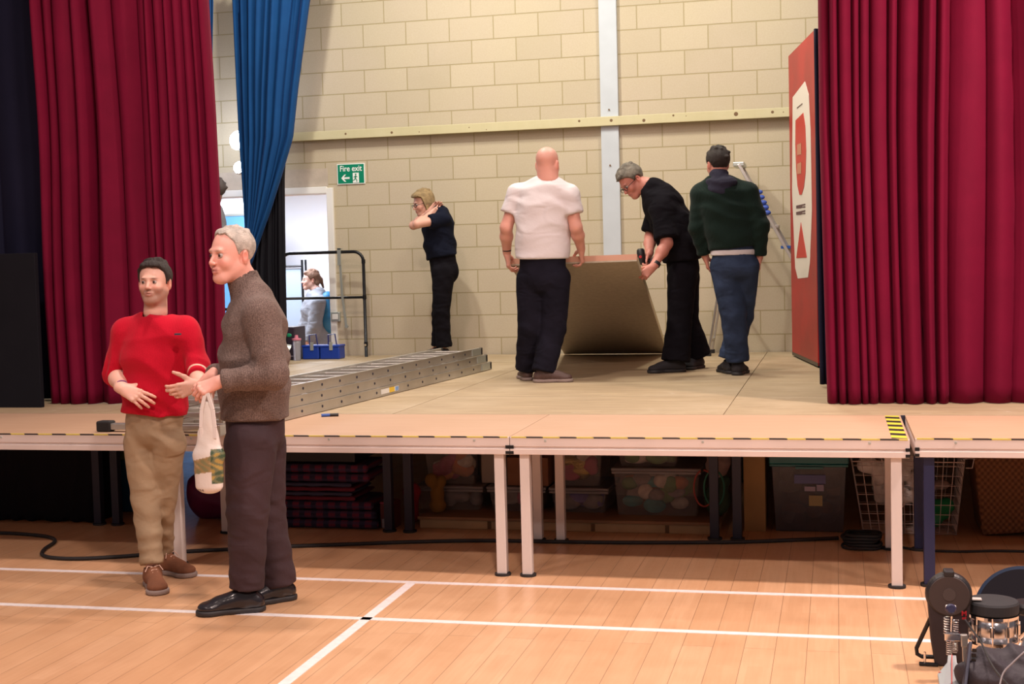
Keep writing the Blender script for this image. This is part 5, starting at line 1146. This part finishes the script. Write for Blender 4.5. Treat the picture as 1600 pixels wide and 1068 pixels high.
# big tub with teal lid
p, q = at(1207, 832, 8.03), at(1322, 724, 8.03)
tb = tub(p[0], q[0], 8.03, 8.5, .002, q[2], 'tall dark cloudy tub with a teal lid and white labels', mat('smoky_plastic', (.10, .09, .10), .25, alpha=.62), mat('teal_plastic', (.01, .16, .17), .35), contents=(crm, org, gry, cm('slate', (.09, .08, .10)), cm('slate', (.09, .08, .10))), seed=14, lidh=.045)
lab = mat('label_paper', (.42, .38, .50), .7)
for (xa, xb, ya, yb, m_) in ((1241, 1290, 742, 755, mat('label_bluegrey', (.16, .17, .34), .7)), (1257, 1274, 760, 767, lab), (1276, 1287, 757, 767, lab), (1264, 1285, 774, 790, mat('label_cream', (.42, .34, .16), .7))):
    a_, b_ = at(xa, yb, 8.025), at(xb, ya, 8.025); MB().box((a_[0], 8.026, a_[2]), (b_[0], 8.029, b_[2])).build('paper_label', m_, tb)
MB().box((p[0]+.14, 8.0, q[2]-.03), (p[0]+.30, 8.012, q[2]-.018)).build('handle', _M['teal_plastic'], tb)
# wire basket
def basket():
    t = thing('wire_basket', 'white wire basket of fluffy wadding and green bag under the stage', 'basket'); Yf = 7.98; dp = .42
    tl, tr, bl, br = at(1329, 712, Yf), at(1508, 712, Yf), at(1349, 835, Yf), at(1495, 838, Yf); wm = mat('white_wire', (.60, .52, .50), .4, .3)
    zb, zt_ = .012, tl[2]; F = lambda u, v, k: np.array((lerp(lerp(bl[0], tl[0], v), lerp(br[0], tr[0], v), u), Yf+(.03*(1-v)) + k*(dp-.06*(1-v)), zb+(zt_-zb)*v))
    for side, g in (('front_grid', lambda u, v: F(u, v, 0)), ('rear_grid', lambda u, v: F(u, v, 1)), ('side_grid', lambda u, v: F(0, v, u)), ('side_grid', lambda u, v: F(1, v, u)), ('base_grid', lambda u, v: np.array((lerp(bl[0], br[0], u), Yf+.03+v*(dp-.06), zb)))):
        b = MB(); nu = 11 if 'side' not in side else 8
        for i in range(nu+1): b.tube([g(i/nu, 0), g(i/nu, 1)], .0022, 5)
        for j in range(9): b.tube([g(0, j/8), g(1, j/8)], .0022 if j else .004, 5)
        b.build(side, wm, t)
    MB().tube([F(0, 1, 0), F(1, 1, 0), F(1, 1, 1), F(0, 1, 1)], .005, 8, closed=True).tube([F(0, .93, 0), F(1, .93, 0), F(1, .93, 1), F(0, .93, 1)], .004, 8, closed=True).build('rim_wire', wm, t)
    MB().tube([F(1, .98, 0)+(0, 0, 0), F(1, .98, 0)+(.05, 0, .0), F(1, .86, 0)+(.045, 0, 0), F(1, .86, 0)+(.01, 0, .0)], .004, 8).build('hook_handle', wm, t)
    S = Sculpt(); rn = random.Random(3)
    for i in range(26): S.ell(F(rn.uniform(.12, .62), rn.uniform(.42, .93), rn.uniform(.12, .5)), rn.uniform(.035, .06), .02)
    S.wrinkle(F(.4, .6, .3), .3, .008, (.5, .4, .8), 90)
    o = soft(S, 'wadding', M['fluff'], None, .008); tag(o, 'mass of white fluffy wadding inside the wire basket', 'wadding')
    S = Sculpt()
    for u, v in ((.72, .25), (.80, .33), (.86, .24), (.78, .16), (.88, .36), (.68, .36)): S.ell(F(u, v, .2), .045, .02)
    S.wrinkle(F(.8, .25, .2), .2, .01, (.5, .4, .8), 60); o = soft(S, 'green_bag', mat('green_plastic', (.01, .22, .08), .4), None, .007); tag(o, 'shiny green plastic bag in the bottom of the wire basket', 'bag')
    S = Sculpt(); S.ell(F(.70, .55, .3), (.05, .05, .03), .02).ell(F(.82, .6, .3), (.05, .05, .03), .02).ell(F(.7, .75, .4), (.04, .05, .04), .02); o = soft(S, 'cloth_scrap', cm('scrap', (.20, .15, .14)), None, .009); tag(o, 'brown cloth scraps above the green bag in the basket', 'cloth')
basket()
# wicker hamper, tilted
t = thing('wicker_hamper', 'reddish brown wicker hamper under the right-hand stage deck', 'hamper')
ca, sa = math.cos(-.10), math.sin(-.10); Rh_ = np.array(((ca, 0, sa), (0, 1, 0), (-sa, 0, ca)))
MB().box((0, 0, 0), (.75, .45, .50), Rh_, (.80, 8.02, .0)).build('hamper_body', M['wicker'], t, bevel=.02)
MB().box((-.012, -.012, .44), (.76, .46, .53), Rh_, (.80, 8.02, .0)).build('hamper_lid', M['wicker'], t, bevel=.015)
t.location.z = -min((Rh_ @ np.array(q))[2] for q in ((0, 0, 0), (.75, 0, 0)))+.004
# left-hand things
t = thing('black_drape_bundle', 'dark cloth-covered block filling the space under the far deck', 'cloth bundle')
S = Sculpt(); S._g(np.array((-6.2, 7.81, .0)), np.array((-4.75, 8.17, .6))); S.fn(lambda v, X, Y_, Z: (np.maximum(np.maximum(np.abs(X+5.475)-.72, np.abs(Y_-7.99)-.175), Z-.59)).astype(np.float32)).wrinkle((-5.2, 7.8, .3), .7, .012, (1, 0, .1), 40).zclip(.002, None); soft(S, 'cloth_cover', M['black_cloth'], t, .02)
t = thing('blue_bin', 'blue bin with lime lid behind the navy legs of the rough deck', 'bin'); p, q = at(160, 818, 8.2), at(207, 740, 8.2)
MB().box((p[0], 8.2, .002), (q[0], 8.55, .36)).build('bin_body', mat('bin_blue', (.012, .07, .15), .5), t, bevel=.01); MB().box((p[0]-.01, 8.19, .36), (q[0]+.01, 8.56, .42)).build('bin_lid', mat('bin_lime', (.10, .14, .02), .5), t, bevel=.008)
S = Sculpt(); S.cone((-4.06, 8.1, .17), (-3.86, 8.1, .17), .17, .15, .04).cone((-4.04, 8.1, .12), (-3.83, 8.1, .12), .14, .14, .05).wrinkle((-3.9, 8, .2), .4, .01, (.6, 0, .7), 30).zclip(.003, None)
o = soft(S, 'holdall', mat('magenta_nylon', (.13, .005, .06), .6), None, .012); tag(o, 'magenta fabric holdall under the stage behind the two men', 'bag')
# ---- cables on the hall floor
def cable(name, label, pts, r, m, z=.0):
    P = [onz(x, y, r+.001+z) for x, y in pts]; out = []
    for i in range(len(P)-1):     # Catmull-Rom
        p0, p1, p2, p3 = P[max(i-1, 0)], P[i], P[i+1], P[min(i+2, len(P)-1)]
        for k in range(6):
            t_ = k/6; out.append(.5*((2*p1)+(-p0+p2)*t_+(2*p0-5*p1+4*p2-p3)*t_**2+(-p0+3*p1-3*p2+p3)*t_**3))
    out.append(P[-1]); return tag(MB().tube(out, r, 8).build(name, m, None, smooth=True), label, 'cable')
cable('floor_cable', 'black cable snaking across the hall floor under the stage edge', [(-40, 833), (0, 832), (40, 834), (75, 838), (86, 845), (70, 857), (66, 866), (85, 871), (130, 872), (200, 868), (290, 861), (370, 857), (450, 853), (560, 849), (660, 845.5), (760, 844), (860, 845.5), (960, 847), (1060, 847), (1160, 846), (1240, 843), (1310, 840)], .011, M['rubber'])
t = thing('coiled_cable', 'coil of black cable on the floor under the wire basket', 'cable'); cc = onz(1346, 852, 0)
for k in range(5):
    MB().tube([cc+np.array(((.105-.008*(k % 3))*math.cos(a_)+.01*math.sin(k*2), (.09)*math.sin(a_)+.006*k-.06, .012+k*.016+.003*math.sin(3*a_))) for a_ in np.linspace(0, 2*math.pi, 33)[:-1]], .0085, 7, closed=True).build('cable_turn', M['rubber'], t, smooth=True)
cable('floor_cable', 'thin black cable running under the right-hand deck', [(1395, 850), (1430, 858), (1500, 861), (1560, 860), (1640, 862)], .007, M['rubber'])
# ================================================================== DRUM GEAR, lower corner
def kick_pad():
    Yk = 5.46; a = lambda x, y, dy=0: at(x, y, Yk+dy); t = thing('kick_pad', 'black electronic kick drum pad on a tower with red logo', 'drum pad')
    top = a(1483, 930); ax = np.array((.0, -1, .06)); c0 = top
    MB().lathe(c0+np.array((0, .05, 0)), (0, -1, 0), [(.086, 0), (.090, .02), (.088, .045), (.080, .055)], 40).build('pad_shell', M['plastic'], t, smooth=False, bevel=.002)
    MB().lathe(c0+np.array((0, -.005, 0)), (0, -1, 0), [(.078, 0), (.076, .004)], 40).build('pad_face', mat('pad_rubber', (.045, .030, .028), .7), t)
    MB().lathe(c0+np.array((0, -.009, .005)), (0, -1, 0), [(.026, 0), (.025, .002)], 30).build('strike_spot', mat('strike_rubber', (.060, .044, .042), .6), t)
    MB().box((c0[0]-.020, Yk-.01, c0[2]+.075), (c0[0]+.02, Yk+.05, c0[2]+.10)).build('top_lug', M['plastic'], t, bevel=.006)
    MB().prism([(c0[0]-.082, Yk, c0[2]-.02), (c0[0]+.082, Yk, c0[2]-.02), (c0[0]+.062, Yk, .05), (c0[0]+.055, Yk, .003), (c0[0]-.055, Yk, .003), (c0[0]-.070, Yk, .10)], (0, .05, 0)).build('tower', mat('tower_black', (.022, .014, .018), .5), t, bevel=.006)
    p = a(1506, 957); text('M', (p[0]-.0, Yk-.012, p[2]), .026, mat('logo_red', (.35, .01, .02), .5), t, 'red_logo', bold=.001); text('mi', (p[0]-.0, Yk-.012, p[2]-.018), .016, _M['logo_red'], t, 'red_logo', bold=.0008)
    q = [a(1458, 956, .02), a(1432, 1012, .02), a(1433, 1021, .02), a(1440, 1025, .02), a(1466, 1026, .02)]; MB().tube(q, .0085, 10).build('leg_hoop', M['blackmetal'], t, smooth=True)
    MB().bar(a(1436, 1036), a(1466, 1038), .02, .012).build('foot_bar', M['blackmetal'], t, bevel=.003); MB().cyl(a(1445, 1018), a(1445, 1040), .005, n=10).build('screw', M['chrome'], t)
    MB().box(tuple(a(1448, 1057, -.03)), tuple(a(1463, 1043, .03))).build('rubber_foot', M['rubber'], t, bevel=.004)
    for (p0, p1) in (((1461, 1050), (1478, 1052)),): MB().bar(a(*p0), a(*p1), .02, .01).build('base_link', M['blackmetal'], t)
kick_pad()
def pedal():
    Yk = 5.30; a = lambda x, y, dy=0: at(x, y, Yk+dy); t = thing('kick_pedal', 'chrome kick drum pedal with grey footboard and springs', 'pedal')
    b = a(1486, 954); MB().lathe(b+np.array((0, .03, 0)), (0, -1, .25), [(.016, 0), (.020, .01), (.020, .035), (.014, .045)], 20).build('beater', mat('beater_navy', (.02, .02, .06), .4), t, smooth=False)
    MB().lathe(b+np.array((0, .01, .016)), (0, 0, 1), [(.020, -.004), (.019, .002), (.01, .005)], 18).build('beater_felt', M['white'], t)
    MB().cyl(a(1487, 962), a(1486, 1005), .0035, n=8).build('beater_rod', M['chrome'], t)
    for xx, y0, y1 in ((1479, 963, 990), (1493, 968, 992), (1483, 1000, 1022), (1492, 1000, 1018)):
        n_ = 7; pts = []
        for k in range(n_*8): f = k/(n_*8-1); p = lerp(a(xx, y0), a(xx, y1), f); pts.append(p+np.array((.010*math.cos(k*math.pi/4), .010*math.sin(k*math.pi/4), 0)))
        MB().tube(pts, .0022, 5).build('spring', M['chrome'], t, smooth=True)
    MB().box(tuple(a(1476, 1001, -.015)), tuple(a(1500, 986, .015))).build('cam_block', M['chrome'], t, bevel=.004)
    MB().tube([a(1492, 996), a(1512, 996)], .008, 10).build('axle', M['alu'], t); MB().bar(a(1506, 990), a(1507, 1010), .026, .02, up=(0, 1, 0)).build('post_clamp', M['alu'], t, bevel=.004); MB().bar(a(1506, 1008), a(1508, 1062), .014, .014, up=(0, 1, 0)).build('post', M['alu'], t, bevel=.003)
    f = lambda x, y, dy: at(x, y, Yk+dy); g = mat('footboard_grey', (.28, .30, .31), .45, .3)
    P = [f(1481, 1023, -.03), f(1494, 1023, -.03), f(1495, 1034, -.06), f(1505, 1046, -.10), f(1506, 1056, -.14), f(1503, 1090, -.26), f(1471, 1090, -.26), f(1465, 1052, -.12), f(1480, 1034, -.06)]
    MB().prism([np.array((p[0], p[1], max(p[2], .014))) for p in P], (0, .006, -.010)).build('footboard', g, t, bevel=.002)
    rd = mat('pinstripe_red', (.55, .06, .05), .5); nn = nrm(np.cross(P[3]-P[0], P[7]-P[0])); nn = nn if nn[1] < 0 else -nn
    MB().tube([lerp(P[0], P[1], .5)+nn*.002, lerp(P[5], P[6], .5)+nn*.002], .0016, 6).build('red_stripe', rd, t)
    u0, u1 = lerp(P[8], P[7], .9), lerp(P[2], P[3], .9); MB().tube([u0+nn*.003, lerp(u0, u1, .3)+nn*.003-(0, 0, .008), lerp(u0, u1, .7)+nn*.003-(0, 0, .008), u1+nn*.003], .0016, 6).build('red_stripe', rd, t)
pedal()
def snare():
    Yk = 5.55; t = thing('snare_drum', 'chrome snare drum with a black mute pad on its top', 'drum'); c = at(1551, 950, Yk); zt_ = c[2]+.015; r = .098
    c = np.array((c[0], Yk, 0)); ztop = at(1546, 933, Yk)[2]-.01
    MB().lathe((c[0], c[1], ztop-.045), (0, 0, 1), [(r, 0), (r*1.02, .006), (r*1.02, .038), (r*.97, .046), (r*.5, .052), (.001, .053)], 44).build('mute_pad', mat('mute_black', (.020, .020, .024), .75), t)
    MB().lathe((c[0], c[1], ztop-.16), (0, 0, 1), [(r*.93, 0), (r*.93, .115)], 44).build('shell', mat('shell_chrome', (.55, .55, .58), .22, 1), t, smooth=True)
    for z in (ztop-.062, ztop-.165): MB().lathe((c[0], c[1], z), (0, 0, 1), [(r*.93, 0), (r*1.02, 0), (r*1.03, .012), (r*.94, .014)], 44).build('hoop', M['chrome'], t)
    for k in range(10):
        a_ = k*math.pi/5+.2; d = np.array((math.cos(a_), math.sin(a_), 0)); p = c+d*r*1.01
        lg = MB().box((-.008, -.008, -.018), (.008, .008, .018), None)
        lg = MB().cyl((p[0], p[1], ztop-.125), (p[0], p[1], ztop-.085), .009, n=10).build('lug', M['chrome'], t, smooth=False); MB().cyl((p[0], p[1], ztop-.16), (p[0], p[1], ztop-.05), .003, n=6).build('tension_rod', M['chrome'], lg)
    p = at(1523, 932, Yk-.03); MB().box((p[0]-.022, p[1]-.02, ztop+.009), (p[0]+.025, p[1]+.015, ztop+.013)).build('silver_sticker', mat('sticker_silver', (.55, .50, .48), .4), t)
    for k in range(3):
        a_ = k*2.094+.5; MB().tube([(c[0], c[1], ztop-.19), (c[0]+.11*math.cos(a_), c[1]+.11*math.sin(a_), .012)], .008, 8).build('stand_leg', M['chrome'], t)
    MB().cyl((c[0], c[1], .05), (c[0], c[1], ztop-.165), .01, n=10).build('stand_post', M['chrome'], t)
snare()
def big_drum():
    c = at(1597, 955, 5.95); t = thing('bass_drum', 'big dark blue drum lying tilted behind the snare drum', 'drum'); ax = nrm((-.25, -.85, .45)); r = .19
    MB().lathe(c+ax*-.12, ax, [(r*.96, -.13), (r*.96, .09)], 60).build('shell', mat('drum_blue', (.006, .012, .035), .6, spec=.2), t, smooth=False)
    MB().lathe(c, ax, [(r, -.03), (r*1.03, -.02), (r*1.03, .01), (r*.95, .014)], 60).build('rim', mat('rim_blue', (.008, .018, .045), .6, spec=.2), t)
    MB().lathe(c, ax, [(r*.95, .0142), (.001, .0165)], 60).build('drum_head', mat('head_black', (.010, .009, .013), .8, spec=.1), t)
    u = nrm(np.cross(ax, (0, 0, 1)))
    for k in (-.6, .1): p = c+ax*.004+u*k*.12-np.cross(u, ax)*.04; MB().bar(p, p+np.cross(ax, u)*-.055+ax*.02, .030, .006, up=tuple(ax)).build('clamp_plate', M['chrome'], t)
    for k in range(2): p = c-ax*.2+u*(.12 if k else -.12); MB().cyl((p[0], p[1], .0), (p[0], p[1], c[2]-.10), .012, n=10).build('spur', M['blackmetal'], t)
big_drum()
t = thing('drum_throne', 'round black padded stool top beside the bass drum', 'stool'); c = np.array((.735, 5.62, 0)); zt_ = at(1585, 938, 5.62)[2]
MB().lathe((c[0], c[1], zt_-.05), (0, 0, 1), [(.05, 0), (.062, .01), (.064, .035), (.055, .048), (.001, .05)], 36).build('seat', M['plastic'], t); MB().cyl((c[0], c[1], .0), (c[0], c[1], zt_-.05), .014, n=12).build('post', M['blackmetal'], t)
for k in range(3): a_ = k*2.094; MB().tube([(c[0], c[1], .12), (c[0]+.12*math.cos(a_), c[1]+.12*math.sin(a_), .012)], .008, 8).build('leg', M['chrome'], t)
# gig bag
S = Sculpt(); a = lambda x, y, Yk: at(x, y, Yk)
S.cone(a(1545, 1040, 5.15), a(1625, 1040, 5.25), .080, .085, .03, .9, V(1, 0, 0)).cone(a(1520, 1055, 5.10), a(1600, 1070, 5.12), .06, .07, .03).wrinkle(a(1560, 1035, 5.1), .3, .010, (.8, .3, .6), 45).wrinkle(a(1570, 1010, 5.2), .2, .006, (.2, .3, .9), 70).zclip(.003, None)
t = thing('gig_bag', 'slumped dark purple-black cloth bag in front of the snare drum', 'bag'); soft(S, 'bag_body', mat('bag_cloth', (.030, .024, .034), .7, noise=.3, nscale=10, bump=.3, bscale=50), t, .008)
MB().bar(a(1515, 1005, 5.12), a(1505, 1085, 5.0), .012, .05, up=(0, 1, 0)).build('ribbed_edge', M['legdark'], t, bevel=.003)
for k in range(7): MB().box(tuple(a(1519-k*.6, 1018+k*8, 5.09)), tuple(a(1526-k*.6, 1014+k*8, 5.09)+(0, .01, 0))).build('rib', M['blackmetal'], t)
cable('gear_cable', 'black cable looping from the kick pad over the gig bag', [(1508, 968), (1524, 990), (1534, 1005), (1548, 1035), (1562, 1055), (1580, 1075)], .004, M['rubber'], .20)
cable('gear_cable', 'grey cable curving across the dark gig bag', [(1600, 1018), (1582, 1035), (1568, 1050), (1562, 1070)], .003, mat('grey_cable', (.18, .16, .17), .5), .22)
# lettering curves become meshes of their own
dg = bpy.context.evaluated_depsgraph_get()
for o in [o for o in bpy.data.objects if o.type == 'FONT']:
    me = bpy.data.meshes.new_from_object(o.evaluated_get(dg)); n = bpy.data.objects.new(o.name, me); C.objects.link(n)
    n.location = o.location; n.rotation_euler = o.rotation_euler; n.scale = o.scale; n.parent = o.parent
    nm = o.name; bpy.data.objects.remove(o); n.name = nm
